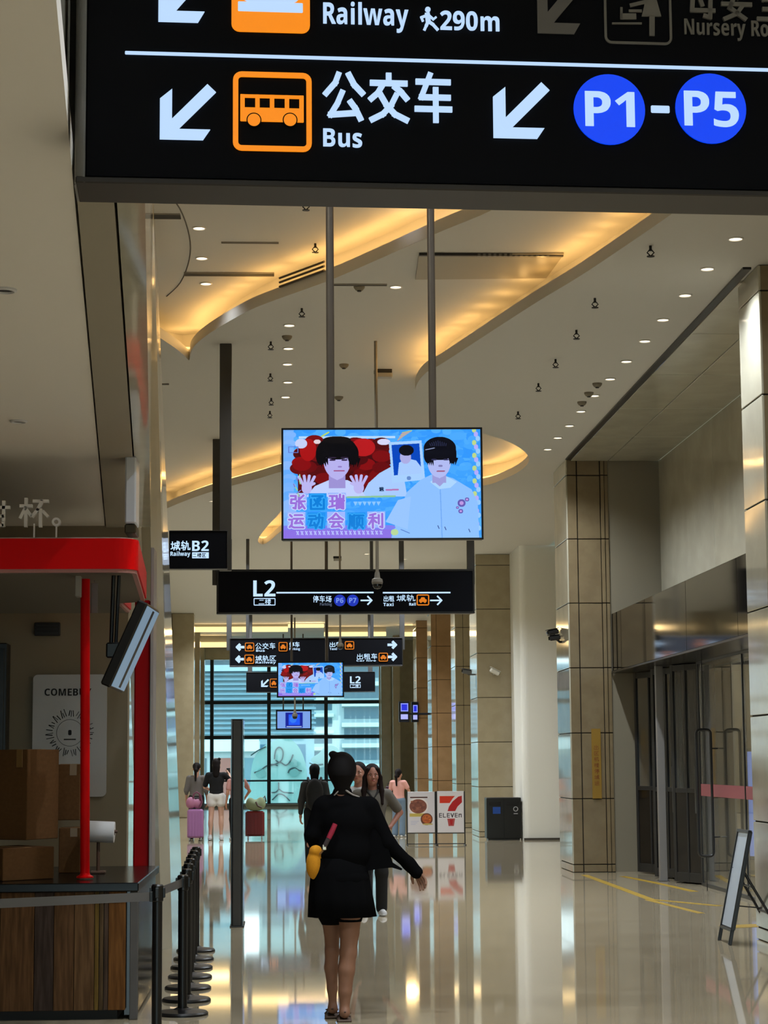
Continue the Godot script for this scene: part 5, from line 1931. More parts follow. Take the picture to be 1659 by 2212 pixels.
	st = mb()
	bx2(st, Vector3(-.4, .35, -.1), Vector3(.4, 1.72, 0), .01)
	bx2(st, Vector3(-.1, .02, -.08), Vector3(.1, .35, -.02), .005)
	bx2(st, Vector3(-.35, 0, -.25), Vector3(.35, .025, .15), .005)
	obj("housing", st, m_black, o)
	st = mb()
	bx2(st, Vector3(-.37, .4, -.002), Vector3(.37, 1.68, .006), .002)
	obj("display_panel", st, glow(Color(.5, .66, 1), .75), o)
	sign_light(o, Vector3(0, 1.04, .04), Vector2(.7, 1.2), Color(.6, .75, 1), .12)
	for q in [[7.6, -24.0, "left"], [7.9, -20.6, "right"]]:
		o = thing("display_case", "brown display case inside the shop, %s one behind the glass" % q[2], "display case", Vector3(q[0], 0, q[1]))
		st = mb()
		bx2(st, Vector3(-.5, .08, -.8), Vector3(.5, .9, .8), .01)
		obj("body", st, mat(Color(.3, .2, .15), .4), o)
		st = mb()
		bx2(st, Vector3(-.45, 0, -.75), Vector3(.45, .08, .75))
		obj("plinth", st, m_black, o)
		st = mb()
		bx2(st, Vector3(-.52, .9, -.82), Vector3(.52, .94, .82), .006)
		obj("top", st, mat(Color(.6, .55, .45), .3), o)
	var n := 0
	for q in [[6.6, -26.5], [6.6, -21.0], [8.3, -23.5]]:
		downlight(Vector3(q[0], 2.86, q[1]), "%s downlight in the shop ceiling behind the glass" % NTH[n], "downlights inside the shop", 1.6)
		n += 1
	# yellow plaque on the stone column
	var za := -29.26
	var ya := on_z(1280, 1725, za)
	var yb := on_z(1297, 1574, za)
	o = thing("plaque", "tall narrow yellow notice on the stone column beside the glass doors", "notice", (ya + yb) / 2)
	st = mb()
	bx(st, Vector3(0, 0, .004), Vector3(yb.x - ya.x, yb.y - ya.y, .006), .001)
	obj("plate", st, mat(Color(.56, .43, .13), .5), o)
	st = mb()
	for k in 7: han(st, "出区机楼停城运"[k], -.035, .2 - k * .085, .07, .062, .008, .006, .009)
	obj("characters", st, mat(Color(.5, .3, .1), .6), o)
	# tape on the floor
	n = 0
	for q in [[[1262, 1890], [1330, 1915], [1405, 1943], [1555, 1957]], [[1345, 1893], [1420, 1908], [1500, 1926]], [[1400, 1944], [1515, 1973]], [[1592, 1998], [1628, 2003]]]:
		o = thing("floor_tape", ["long yellow floor tape running from the stone column past the doors", "short yellow floor tape close to the door leaves", "short yellow floor tape branching off in front of the doors", "broad yellow floor mark behind the easel sign"][n], "floor tape", on_y(q[0][0], q[0][1], 0))
		st = mb()
		var wd: float = [.05, .05, .04, .2][n]
		n += 1
		for i in q.size() - 1:
			var a := flat(on_y(q[i][0], q[i][1], 0))
			var b := flat(on_y(q[i + 1][0], q[i + 1][1], 0))
			var t := (b - a).normalized()
			var s := Vector2(-t.y, t.x) * wd
			slab(st, PackedVector2Array([a - s, b - s, b + s, a + s]), .0005, .002 + .0003 * i)
		objw("tape", st, mat(Color(.62, .5, .12), .5), o)
	# wall cameras
	n = 0
	for q in [[1192, 1366, -30.3, -.42, Color(.12, .12, .12), 4.1, 1.0], [1200, 1378, -30.0, .25, Color(.1, .1, .1), 4.1, 1.0], [1006, 1451, -43.3, -.35, Color(.3, .3, .3), 4.06, 1.25], [1066, 1451, -42.98, .4, Color(.85, .84, .8), 0.0, 1.25]]:
		var c := on_z(q[0], q[1], q[2])
		o = thing("security_camera", ["upper dark security camera on the stone column beside the doors", "lower dark security camera on the stone column beside the doors", "grey security camera at the left edge of the panelled wall", "white security camera on the face of the panelled wall"][n], "camera", c)
		var bs := Basis(Vector3.UP, 0.0)
		var k: float = q[6]
		if n == 3: bs = Basis(Vector3(0, 0, 1), -.45) * Basis(Vector3.UP, .25)
		else: bs = Basis(Vector3(0, 0, 1), [.18, .1, -.15, 0.0][n]) * Basis(Vector3.UP, [.2, -.3, .3, 0.0][n])
		st = mb()
		bx(st, Vector3(0, 0, .06), Vector3(.17, .075, .08) * k, .02, Transform3D(bs, Vector3(0, 0, .06 if n == 3 else 0.0)))
		bx(st, Vector3(-.01, .043 * k, .06), Vector3(.19, .008, .09) * k, .002, Transform3D(bs, Vector3(0, 0, .06 if n == 3 else 0.0)))
		obj("housing", st, mat(q[4], .4), o)
		st = mb()
		if n == 3: tube(st, [Vector3(0, -.03, .1), Vector3(0, -.05, 0.0), Vector3(0, -.05, -.02)], .02, 8)
		else: tube(st, [Vector3(.02, -.03, .05), Vector3(.06, -.06, .0), Vector3(q[5] - c.x + .01, -.06, .0)], .018, 8)
		obj("bracket", st, mat(q[4] * .8, .4), o)
		st = mb()
		lathe(st, [Vector2(0, .012), Vector2(.026, .01), Vector2(.03, 0)], 12, Transform3D(bs * Basis(Vector3(0, 0, 1), PI / 2 if n != 3 else -PI / 2), bs * Vector3((-.085 if n != 3 else .085) * k, 0, .06) + Vector3(0, 0, .06 if n == 3 else 0.0)))
		obj("lens", st, mat(Color(.02, .02, .02), .1), o)
		n += 1

func easel():
	# board on a folding easel, seen nearly edge-on: its face looks towards the hall
	var a := on_y(1548, 2036, 0)
	var b := on_y(1568, 2037, 0)
	var dir := Vector3(-.03, 0, 1).normalized()      # along the foot of the board, towards the camera
	var mid := Vector3(a.x + .06, 0, -17.95)
	var o := thing("easel_sign", "pale framed easel sign leaning on black legs at the right edge", "sign", mid)
	var turn := Basis(dir, Vector3.UP, dir.cross(Vector3.UP))     # x along the board, z = dir x up
	var nrm := turn.z
	if nrm.x > 0: nrm = -nrm
	var hgt := on_z(1612, 1792, mid.z).y
	var lean: float = on_z(1606, 1792, mid.z).x - a.x - .05
	var up := Vector3(lean, hgt, 0).normalized()
	var L := Vector3(lean, hgt, 0).length()
	var face := dir.cross(up)
	if face.x > 0: face = -face
	var xf := Transform3D(Basis(up.cross(face), up, face), Vector3.ZERO)
	var w := .52
	var st := mb()
	bx(st, Vector3(0, L * .56, -.012), Vector3(w, L * .86, .02), .004, xf)
	obj("backing", st, m_black, o)
	st = mb()
	bx(st, Vector3(0, L * .56, .001), Vector3(w - .05, L * .83, .006), .002, xf)
	obj("poster", st, mat(Color(.78, .83, .9), .25), o)
	st = mb()
	for s in [-1.0, 1.0]: bx(st, Vector3(s * (w / 2 - .012), L * .5, .0), Vector3(.024, L, .03), .004, xf)
	bx(st, Vector3(0, L * .985, 0), Vector3(w, .03, .03), .004, xf)
	bx(st, Vector3(0, L * .125, 0), Vector3(w, .025, .03), .004, xf)
	obj("frame", st, m_black, o)
	var hinge := up * L * .66
	for s in [-1.0, 1.0]:
		st = mb()
		var p: Vector3 = hinge + dir * s * .2
		var f: Vector3 = dir * s * .22 + Vector3(.5, 0, 0)
		tube(st, [p, Vector3(f.x, .012, f.z)], .012, 8)
		obj("rear_leg", st, m_black, o)
	st = mb()
	for t in [.25, .6]:
		var p0: Vector3 = (hinge + dir * -.2).lerp(dir * -.22 + Vector3(.5, .012, 0), t)
		var p1: Vector3 = (hinge + dir * .2).lerp(dir * .22 + Vector3(.5, .012, 0), t)
		tube(st, [p0, p1], .008, 6)
	tube(st, [up * L * .33, hinge.lerp(Vector3(.5, .012, 0), .55)], .006, 6)
	obj("crossbar", st, m_black, o)

func hall_things():
	# slim grey pylon
	var a := on_y(498.5, 2003, 0)
	var b := on_y(525, 2003, 0)
	var hgt := on_z(510, 1554, a.z).y
	var o := thing("information_pylon", "slim free-standing dark grey pylon in the middle of the hall", "pylon", Vector3((a.x + b.x) / 2, 0, a.z))
	var w := b.x - a.x
	var st := mb()
	bx2(st, Vector3(-w / 2 + .014, 0.01, -.6), Vector3(w / 2 - .014, hgt - .004, 0), .006)
	obj("body", st, mat(Color(.24, .235, .23), .45), o)
	st = mb()
	for s in [-1.0, 1.0]: bx(st, Vector3(s * (w / 2 - .007), hgt / 2, -.3), Vector3(.014, hgt, .612), .003)
	obj("side_glass", st, mat(Color(.02, .025, .03), .1), o)
	st = mb()
	bx(st, Vector3(0, .006, -.3), Vector3(w + .02, .012, .64), .003)
	obj("base_plate", st, m_black, o)
	st = mb()
	bx(st, Vector3(0, hgt, -.3), Vector3(w, .008, .61), .002)
	obj("cap", st, m_black, o)
	# poster boards
	var food := Image.create(256, 370, false, Image.FORMAT_RGB8)
	food.fill(Color(.86, .85, .88))
	dot(food, Vector2(100, 130), Vector2(96, 84), Color(.93, .9, .9))
	food.fill_rect(Rect2i(20, 42, 170, 12), Color(.3, .16, .14))
	dot(food, Vector2(98, 130), Vector2(84, 66), Color(.5, .28, .22))
	rng.seed = 8
	for k in 60: dot(food, Vector2(98 + rng.randf_range(-60, 60), 130 + rng.randf_range(-45, 45)), Vector2(14, 9), Color(.62, .38, .28).lerp(Color(.4, .2, .15), rng.randf()))
	food.fill_rect(Rect2i(14, 196, 150, 30), Color(.78, .7, .35))
	dot(food, Vector2(180, 250), Vector2(58, 56), Color(.4, .2, .12))
	dot(food, Vector2(182, 246), Vector2(46, 42), Color(.74, .38, .16))
	for k in 30: dot(food, Vector2(182 + rng.randf_range(-30, 30), 246 + rng.randf_range(-26, 26)), Vector2(9, 6), Color(.85, .5, .2).lerp(Color(.6, .25, .1), rng.randf()))
	dot(food, Vector2(190, 296), Vector2(50, 8), Color(.75, .68, .4))
	for k in 3: food.fill_rect(Rect2i(24, 268 + k * 14, 80 - k * 16, 4), Color(.7, .72, .85))
	var logo := Image.create(256, 380, false, Image.FORMAT_RGB8)
	logo.fill(Color(.9, .89, .91))
	area(logo, [Vector2(20, 40), Vector2(172, 40), Vector2(150, 62), Vector2(118, 106), Vector2(20, 106)], Color(.85, .2, .08))
	area(logo, [Vector2(206, 46), Vector2(240, 38), Vector2(240, 100), Vector2(196, 140), Vector2(172, 182), Vector2(98, 182), Vector2(112, 140), Vector2(150, 90)], Color(.72, .06, .08))
	for k in 7:     # E L E V E N in block letters
		pass
	var lx := 16
	for ch in ["E", "L", "E", "V", "E", "n"]:
		var g := Color(.24, .22, .26)
		match ch:
			"E":
				pen(logo, Vector2(lx, 204), Vector2(lx, 238), 4, g)
				for y in [204, 221, 238]: pen(logo, Vector2(lx, y), Vector2(lx + 22, y), 3.6, g)
			"L":
				pen(logo, Vector2(lx, 204), Vector2(lx, 238), 4, g)
				pen(logo, Vector2(lx, 238), Vector2(lx + 22, 238), 4, g)
			"V":
				pen(logo, Vector2(lx - 2, 204), Vector2(lx + 11, 238), 4.4, g)
				pen(logo, Vector2(lx + 24, 204), Vector2(lx + 11, 238), 4.4, g)
			_:
				pen(logo, Vector2(lx, 210), Vector2(lx, 238), 4, g)
				pen(logo, Vector2(lx, 214), Vector2(lx + 20, 210), 4, g)
				pen(logo, Vector2(lx + 21, 212), Vector2(lx + 21, 238), 4, g)
		lx += 39
	area(logo, [Vector2(94, 252), Vector2(170, 252), Vector2(158, 322), Vector2(106, 322)], Color(.72, .3, .3))
	area(logo, [Vector2(118, 262), Vector2(150, 262), Vector2(142, 310), Vector2(124, 310)], Color(.72, .05, .08))
	var n := 0
	for q in [[881, 1710, 939, 1799, food, "poster board with two food photographs left of the shop logo board"], [945, 1709, 1002, 1799, logo, "white poster board with a large red and orange numeral seven"]]:
		var z := -39.0
		var lo := on_z(q[0], q[3], z)
		var hi := on_z(q[2], q[1], z)
		o = thing("poster_board", q[5], "poster", Vector3((lo.x + hi.x) / 2, 0, z))
		var pw := hi.x - lo.x
		var ph := hi.y - lo.y
		st = mb()
		bx(st, Vector3(0, lo.y + ph / 2, -.02), Vector3(pw, ph, .03), .004)
		obj("backing", st, mat(Color(.75, .75, .77), .4), o)
		put("print", sheet(pw - .02, ph - .02), picture(q[4], 0.0, .35), o).position = Vector3(0, lo.y + ph / 2, -.0035)
		st = mb()
		for s in [-1.0, 1.0]:
			tube(st, [Vector3(s * (pw / 2 + .012), .0, -.02), Vector3(s * (pw / 2 + .012), hi.y, -.02)], .011, 8)
			bx(st, Vector3(s * (pw / 2 + .012), .012, -.02), Vector3(.02, .024, .4), .004)
		tube(st, [Vector3(-pw / 2, lo.y - .01, -.02), Vector3(pw / 2, lo.y - .01, -.02)], .009, 6)
		tube(st, [Vector3(-pw / 2, .03, -.02), Vector3(pw / 2, .03, -.02)], .009, 6)
		obj("stand", st, mat(Color(.16, .16, .17), .4, .4), o)
		n += 1
	# dark bin with two symbols
	var l := on_y(1052, 1815, 0)
	var r := on_y(1129, 1815, 0)
	var bh := on_z(1090, 1723, l.z).y
	o = thing("litter_bin", "wide black litter bin with blue and white symbols against the panelled wall", "bin", Vector3((l.x + r.x) / 2, 0, l.z))
	w = r.x - l.x
	st = mb()
	bx2(st, Vector3(-w / 2, .03, -.45), Vector3(w / 2, bh, 0), .012)
	obj("body", st, mat(Color(.045, .043, .04), .35), o)
	st = mb()
	bx2(st, Vector3(-w / 2 + .03, 0, -.42), Vector3(w / 2 - .03, .03, -.03))
	obj("plinth", st, m_black, o)
	st = mb()
	for s in [-1.0, 1.0]: bx(st, Vector3(s * w / 4, bh * .86, .001), Vector3(w * .34, .07, .006), .003)
	obj("opening", st, mat(Color(.01, .01, .01), .8), o)
	st = mb()
	bx2(st, Vector3(-w * .32, bh * .62, 0), Vector3(-w * .1, bh * .78, .004), .001)
	obj("recycling_symbol", st, mat(Color(.1, .28, .6), .4), o)
	st = mb()
	ring(st, disc(Vector2(w * .34, bh * .73), .05, 20), disc(Vector2(w * .34, bh * .73), .036, 20), 0, .004)
	bar(st, Vector2(w * .28, bh * .62), Vector2(w * .4, bh * .62), .014, 0, .004)
	obj("waste_symbol", st, mat(Color(.7, .7, .72), .4), o)
	st = mb()
	bx2(st, Vector3(-.004, .05, -.001), Vector3(.004, bh - .02, .003))
	obj("door_gap", st, mat(Color(.01, .01, .01), .8), o)
	# suitcases
	suitcase("lilac suitcase with pink strap and bags on its handle, beside the woman with a ponytail", on_z(404, 1815, -42.3), on_z(439, 1748, -42.3), mat(Color(.62, .42, .62), .35), mat(Color(.72, .52, .66), .5), .3)
	suitcase("dark red suitcase standing right of the grey pylon", on_z(530, 1812, -43), on_z(571, 1752, -43), mat(Color(.38, .03, .04), .35), mat(Color(.08, .04, .04), .4), .25)
	var z := -42.3
	o = thing("handbag", "pink handbag with a dark handle lying on the lilac suitcase", "bag", on_z(418, 1748, z) + Vector3(0, .006, -.12))
	put("bag_body", solid([ell(Vector3(-.06, .12, 0), Vector3(.1, .12, .08), .03), ell(Vector3(.08, .1, 0), Vector3(.09, .1, .08), .03)], .012), mat(Color(.66, .42, .54), .6), o)
	st = mb()
	tube(st, [Vector3(-.02, .18, .03), Vector3(-.0, .3, .03), Vector3(.06, .34, .03), Vector3(.12, .3, .03), Vector3(.13, .16, .03)], .018, 8)
	tube(st, [Vector3(.14, .28, .06), Vector3(.17, .14, .08), Vector3(.12, .02, .09)], .02, 8)
	obj("handle", st, mat(Color(.42, .2, .3), .5), o)
	o = thing("travel_bag", "pale green crumpled bag lying on the dark red suitcase", "bag", on_z(551, 1752, -43) + Vector3(0, .006, -.1))
	put("bag_body", solid([ell(Vector3(0, .11, 0), Vector3(.19, .12, .12), .04), ell(Vector3(-.1, .16, .02), Vector3(.09, .11, .08), .04), ell(Vector3(.12, .15, 0), Vector3(.1, .13, .09), .04)], .014), mat(Color(.5, .55, .42), .8), o)
	st = mb()
	tube(st, [Vector3(.02, .18, .1), Vector3(.06, .1, .14), Vector3(.14, .06, .12)], .02, 8)
	tube(st, [Vector3(.14, .22, .02), Vector3(.2, .3, .0), Vector3(.23, .18, -.02)], .014, 8)
	obj("strap", st, mat(Color(.3, .24, .2), .6), o)
	o = thing("carrier_bag", "purple square bag held by the girl in the pale pink shirt", "bag", on_y(862, 1808, 0) + Vector3(-.185, .86, -.31))
	st = mb()
	bx(st, Vector3(0, .1, 0), Vector3(.15, .2, .1), .01)
	obj("bag_body", st, mat(Color(.2, .08, .16), .6), o)
	st = mb()
	tube(st, [Vector3(-.04, .2, 0), Vector3(-.03, .26, 0), Vector3(.03, .26, 0), Vector3(.04, .2, 0)], .008, 6)
	obj("handle", st, mat(Color(.15, .06, .12), .6), o)
	o = thing("phone", "phone held up by the woman in white shorts", "phone", on_y(467, 1815, 0) + Vector3(.236, 1.4, -.385))
	st = mb()
	bx(st, Vector3.ZERO, Vector3(.075, .15, .01), .004)
	obj("case", st, mat(Color(.05, .05, .06), .3), o)
	st = mb()
	bx(st, Vector3(.018, .05, .006), Vector3(.025, .03, .004), .001)
	obj("camera", st, mat(Color(.3, .3, .32), .2), o)

func suitcase(label, lo: Vector3, hi: Vector3, shell_m, trim_m, depth: float):
	var o := thing("suitcase", label, "suitcase", Vector3((lo.x + hi.x) / 2, 0, lo.z - depth / 2))
	var w := hi.x - lo.x
	var h := hi.y
	var st := mb()
	bx2(st, Vector3(-w / 2, .06, -depth / 2), Vector3(w / 2, h, depth / 2), .035)
	obj("shell", st, shell_m, o)
	st = mb()
	for k in 5: bx(st, Vector3(-w * .36 + k * w * .18, h * .53, depth / 2), Vector3(w * .06, h * .74, .012), .004)
	obj("rib", st, shell_m, o)
	st = mb()
	bx(st, Vector3(0, h * .53, 0), Vector3(w + .006, h * .86, .02), .004)
	obj("zip", st, trim_m, o)
	st = mb()
	for s in [-1.0, 1.0]: tube(st, [Vector3(s * .09, h, -depth * .3), Vector3(s * .09, h + .22, -depth * .3)], .009, 6)
	bx(st, Vector3(0, h + .225, -depth * .3), Vector3(.22, .025, .03), .008)
	obj("handle", st, mat(Color(.3, .3, .3), .3, .5), o)
	for sx in [-1.0, 1.0]:
		for sz in [-1.0, 1.0]:
			st = mb()
			lathe(st, [Vector2(0, -.012), Vector2(.026, -.012), Vector2(.03, -.006), Vector2(.03, .006), Vector2(.026, .012), Vector2(0, .012)], 14, Transform3D(Basis(Vector3(0, 0, 1), PI / 2), Vector3(sx * w * .36, .03, sz * depth * .32)))
			bx(st, Vector3(sx * w * .36, .055, sz * depth * .32), Vector3(.03, .03, .05), .004)
			obj("wheel", st, mat(Color(.6, .6, .62), .5), o)

# ---------------------------------------------------------------- bodies: smooth union of capsules and ellipsoids, meshed by surface nets
# a primitive: [a, b, ra, rb, k] (tapered capsule) or [centre, Vector3 radii, k] (ellipsoid) or [centre, radii, k, Basis]
func blob(prims: Array, cell: float) -> Array:
	var lo := Vector3(1e9, 1e9, 1e9)
	var hi := -lo
	var boxes := []
	for p in prims:
		var l: Vector3
		var h: Vector3
		if p[1] is Vector3 and p[2] is float and p.size() >= 5:
			var r: float = maxf(p[2], p[3])
			l = p[0].min(p[1]) - Vector3.ONE * r
			h = p[0].max(p[1]) + Vector3.ONE * r
		else:
			var rr: Vector3 = p[1]
			if p.size() > 3: rr = Vector3.ONE * maxf(rr.x, maxf(rr.y, rr.z))
			l = p[0] - rr
			h = p[0] + rr
		boxes.append([l, h])
		lo = lo.min(l)
		hi = hi.max(h)
	var mar := cell * 3.0 + 0.02
	lo -= Vector3.ONE * mar
	hi += Vector3.ONE * mar
	var nx := int((hi.x - lo.x) / cell) + 2
	var ny := int((hi.y - lo.y) / cell) + 2
	var nz := int((hi.z - lo.z) / cell) + 2
	var f := PackedFloat32Array()
	f.resize(nx * ny * nz)
	f.fill(9.0)
	for n in prims.size():
		var p = prims[n]
		var cap: bool = p.size() >= 5
		var k: float = p[4] if cap else p[2]
		var m := k + cell * 2.5
		var i0 := Vector3i(((boxes[n][0] - lo - Vector3.ONE * m) / cell).max(Vector3.ZERO))
		var i1 := Vector3i((boxes[n][1] - lo + Vector3.ONE * m) / cell) + Vector3i.ONE
		i1 = Vector3i(mini(i1.x, nx - 1), mini(i1.y, ny - 1), mini(i1.z, nz - 1))
		var a: Vector3 = p[0]
		var ab := Vector3.ZERO
		var l2 := 1.0
		var ra := 0.0
		var rb := 0.0
		var rad := Vector3.ONE
		var inv := Basis()
		var turned: bool = not cap and p.size() > 3
		if cap:
			ab = p[1] - a
			l2 = maxf(ab.length_squared(), 1e-9)
			ra = p[2]
			rb = p[3]
		else:
			rad = p[1]
			if turned: inv = p[3].transposed()
		for z in range(i0.z, i1.z + 1):
			for y in range(i0.y, i1.y + 1):
				var at := (z * ny + y) * nx
				for x in range(i0.x, i1.x + 1):
					var q := lo + Vector3(x, y, z) * cell - a
					var d: float
					if cap:
						var t := clampf(q.dot(ab) / l2, 0.0, 1.0)
						d = (q - ab * t).length() - ra - (rb - ra) * t
					else:
						if turned: q = inv * q
						var k0 := (q / rad).length()
						d = k0 * (k0 - 1.0) / maxf((q / (rad * rad)).length(), 1e-6)
					var o := f[at + x]
					var h := k - absf(o - d)
					if h > 0.0: f[at + x] = minf(o, d) - h * h / (4.0 * k)
					elif d < o: f[at + x] = d
	var vid := {}
	var vs := PackedVector3Array()
	var ns := PackedVector3Array()
	var ix := PackedInt32Array()
	var sy := nx
	var sz := nx * ny
	var far := cell * 2.0
	for z in nz - 1:
		for y in ny - 1:
			var at := (z * ny + y) * nx
			for x in nx - 1:
				var c := at + x
				var v0 := f[c]
				if v0 > far or v0 < -far: continue
				var v := [v0, f[c + 1], f[c + sy], f[c + sy + 1], f[c + sz], f[c + sz + 1], f[c + sz + sy], f[c + sz + sy + 1]]
				var neg := 0
				for e in v: if e < 0.0: neg += 1
				if neg == 0 or neg == 8: continue
				var sum := Vector3.ZERO
				var cnt := 0
				for e in [[0, 1], [2, 3], [4, 5], [6, 7], [0, 2], [1, 3], [4, 6], [5, 7], [0, 4], [1, 5], [2, 6], [3, 7]]:
					var p: float = v[e[0]]
					var q: float = v[e[1]]
					if (p < 0.0) != (q < 0.0):
						var t := p / (p - q)
						var A := Vector3(e[0] & 1, (e[0] >> 1) & 1, e[0] >> 2)
						var B := Vector3(e[1] & 1, (e[1] >> 1) & 1, e[1] >> 2)
						sum += A.lerp(B, t)
						cnt += 1
				vid[c] = vs.size()
				vs.append(lo + (Vector3(x, y, z) + sum / cnt) * cell)
				ns.append(Vector3(v[1] - v[0] + v[3] - v[2] + v[5] - v[4] + v[7] - v[6], v[2] - v[0] + v[3] - v[1] + v[6] - v[4] + v[7] - v[5], v[4] - v[0] + v[5] - v[1] + v[6] - v[2] + v[7] - v[3]).normalized())
	for c in vid:
		var v0 := f[c]
		for e in [[1, sy, sz], [sy, sz, 1], [sz, 1, sy]]:
			var v1 := f[c + e[0]]
			if (v0 < 0.0) == (v1 < 0.0): continue
			var k := [c, c - e[1], c - e[1] - e[2], c - e[2]]
			if not (vid.has(k[1]) and vid.has(k[2]) and vid.has(k[3])): continue
			var q := [vid[k[0]], vid[k[1]], vid[k[2]], vid[k[3]]]
			if v0 < 0.0: ix.append_array(PackedInt32Array([q[0], q[2], q[1], q[0], q[3], q[2]]))
			else: ix.append_array(PackedInt32Array([q[0], q[1], q[2], q[0], q[2], q[3]]))
	return [vs, ns, ix]

func joined(parts: Array) -> ArrayMesh:       # [[arrays, Transform3D], ...] as one mesh
	var vs := PackedVector3Array()
	var ns := PackedVector3Array()
	var ix := PackedInt32Array()
	for p in parts:
		var first := vs.size()
		var xf: Transform3D = p[1]
		var mirror := xf.basis.determinant() < 0
		var nb := xf.basis.inverse().transposed()
		for v in p[0][0]: vs.append(xf * v)
		for n in p[0][1]: ns.append((nb * n).normalized())
		var src: PackedInt32Array = p[0][2]
		for i in range(0, src.size(), 3):
			ix.append(src[i] + first)
			ix.append(src[i + (2 if mirror else 1)] + first)
			ix.append(src[i + (1 if mirror else 2)] + first)
	var a := []
	a.resize(Mesh.ARRAY_MAX)
	a[Mesh.ARRAY_VERTEX] = vs
	a[Mesh.ARRAY_NORMAL] = ns
	a[Mesh.ARRAY_INDEX] = ix
	var m := ArrayMesh.new()
	m.add_surface_from_arrays(Mesh.PRIMITIVE_TRIANGLES, a)
	return m

func solid(prims: Array, cell: float) -> ArrayMesh:
	return joined([[blob(prims, cell), Transform3D()]])

func cap(a: Vector3, b: Vector3, ra: float, rb: float, k := 0.03) -> Array:
	return [a, b, ra, rb, k]

func ell(c: Vector3, r: Vector3, k := 0.02) -> Array:
	return [c, r, k]

# ---------------------------------------------------------------- people
var head_shape: Array
var hand_shape: Array

func make_head():
	var h := []
	h.append(ell(Vector3(0, .135, -.01), Vector3(.075, .088, .092), .02))
	h.append(ell(Vector3(0, .085, .022), Vector3(.06, .08, .066), .03))
	h.append(ell(Vector3(0, .035, .035), Vector3(.043, .036, .048), .03))
	h.append(ell(Vector3(0, .016, .07), Vector3(.017, .014, .017), .015))
	h.append(cap(Vector3(0, .108, .085), Vector3(0, .079, .101), .006, .011, .012))
	for s in [-1.0, 1.0]:
		h.append(ell(Vector3(s * .008, .075, .093), Vector3(.008, .007, .01), .006))
		h.append(ell(Vector3(s * .074, .09, -.008), Vector3(.01, .03, .018), .008))
		h.append(ell(Vector3(s * .03, .122, .076), Vector3(.024, .006, .012), .01))
		h.append(ell(Vector3(s * .036, .08, .06), Vector3(.024, .024, .026), .015))
	h.append(ell(Vector3(0, .051, .083), Vector3(.021, .005, .009), .005))
	h.append(ell(Vector3(0, .042, .081), Vector3(.018, .006, .009), .005))
	h.append(cap(Vector3(0, .05, -.025), Vector3(0, -.09, -.035), .046, .052, .03))
	head_shape = blob(h, .0045)
	var g := []
	g.append(ell(Vector3(0, -.045, 0), Vector3(.038, .048, .014), .012))
	g.append(cap(Vector3(0, .03, 0), Vector3(0, -.02, 0), .022, .026, .02))
	var i := 0
	for x in [-.03, -.0105, .0105, .03]:
		var l: float = [.05, .068, .073, .064][i]
		i += 1
		var a := Vector3(x * .9, -.075, 0)
		var b := Vector3(x * 1.1, -.085 - l * .45, .008)
		var c := Vector3(x * 1.12, -.085 - l * .8, .022)
		var d := Vector3(x * 1.1, -.085 - l * .98, .038)
		g.append(cap(a, b, .0095, .0085, .006))
		g.append(cap(b, c, .0085, .008, .004))
		g.append(cap(c, d, .008, .0068, .004))
	g.append(cap(Vector3(.022, -.018, .004), Vector3(.05, -.055, .014), .013, .0105, .01))
	g.append(cap(Vector3(.05, -.055, .014), Vector3(.056, -.082, .026), .0105, .008, .005))
	hand_shape = blob(g, .004)

func aim(at: Vector3, down: Vector3, front: Vector3, mirror := false, scale_ := 1.0) -> Transform3D:    # a hand at a wrist, fingers along down
	var y := -down.normalized()
	var z := (front - y * front.dot(y)).normalized()
	var x := y.cross(z)
	if mirror: x = -x
	return Transform3D(Basis(x, y, z).scaled_local(Vector3.ONE * scale_), at)

func loft(st: SurfaceTool, rings: Array, seg := 40, pleats := 0, amp := 0.0):     # rings: [centre, rx, rz], top to bottom
	st.set_smooth_group(0)
	var pt := func(i, k):
		var r = rings[i]
		var a: float = TAU * (k % seg) / seg
		var w: float = 1.0 + amp * sin(a * pleats) * float(i) / (rings.size() - 1)
		return r[0] + Vector3(cos(a) * r[1] * w, 0, sin(a) * r[2] * w)
	for i in rings.size() - 1:
		for k in seg:
			var q := [pt.call(i, k), pt.call(i, k + 1), pt.call(i + 1, k + 1), pt.call(i + 1, k)]
			for j in [0, 2, 3, 0, 1, 2]:
				st.add_vertex(q[j])
	for k in seg:
		st.add_vertex(rings[0][0])
		st.add_vertex(pt.call(0, k + 1))
		st.add_vertex(pt.call(0, k))
	for k in seg:
		st.add_vertex(rings[-1][0] + Vector3(0, 0.02, 0))
		st.add_vertex(pt.call(rings.size() - 1, k))
		st.add_vertex(pt.call(rings.size() - 1, k + 1))

func lofted(called, rings, m, parent, pleats := 0, amp := 0.0):
	var st := mb()
	loft(st, rings, 56, pleats, amp)
	st.index()
	st.generate_normals()
	return obj(called, st, m, parent)

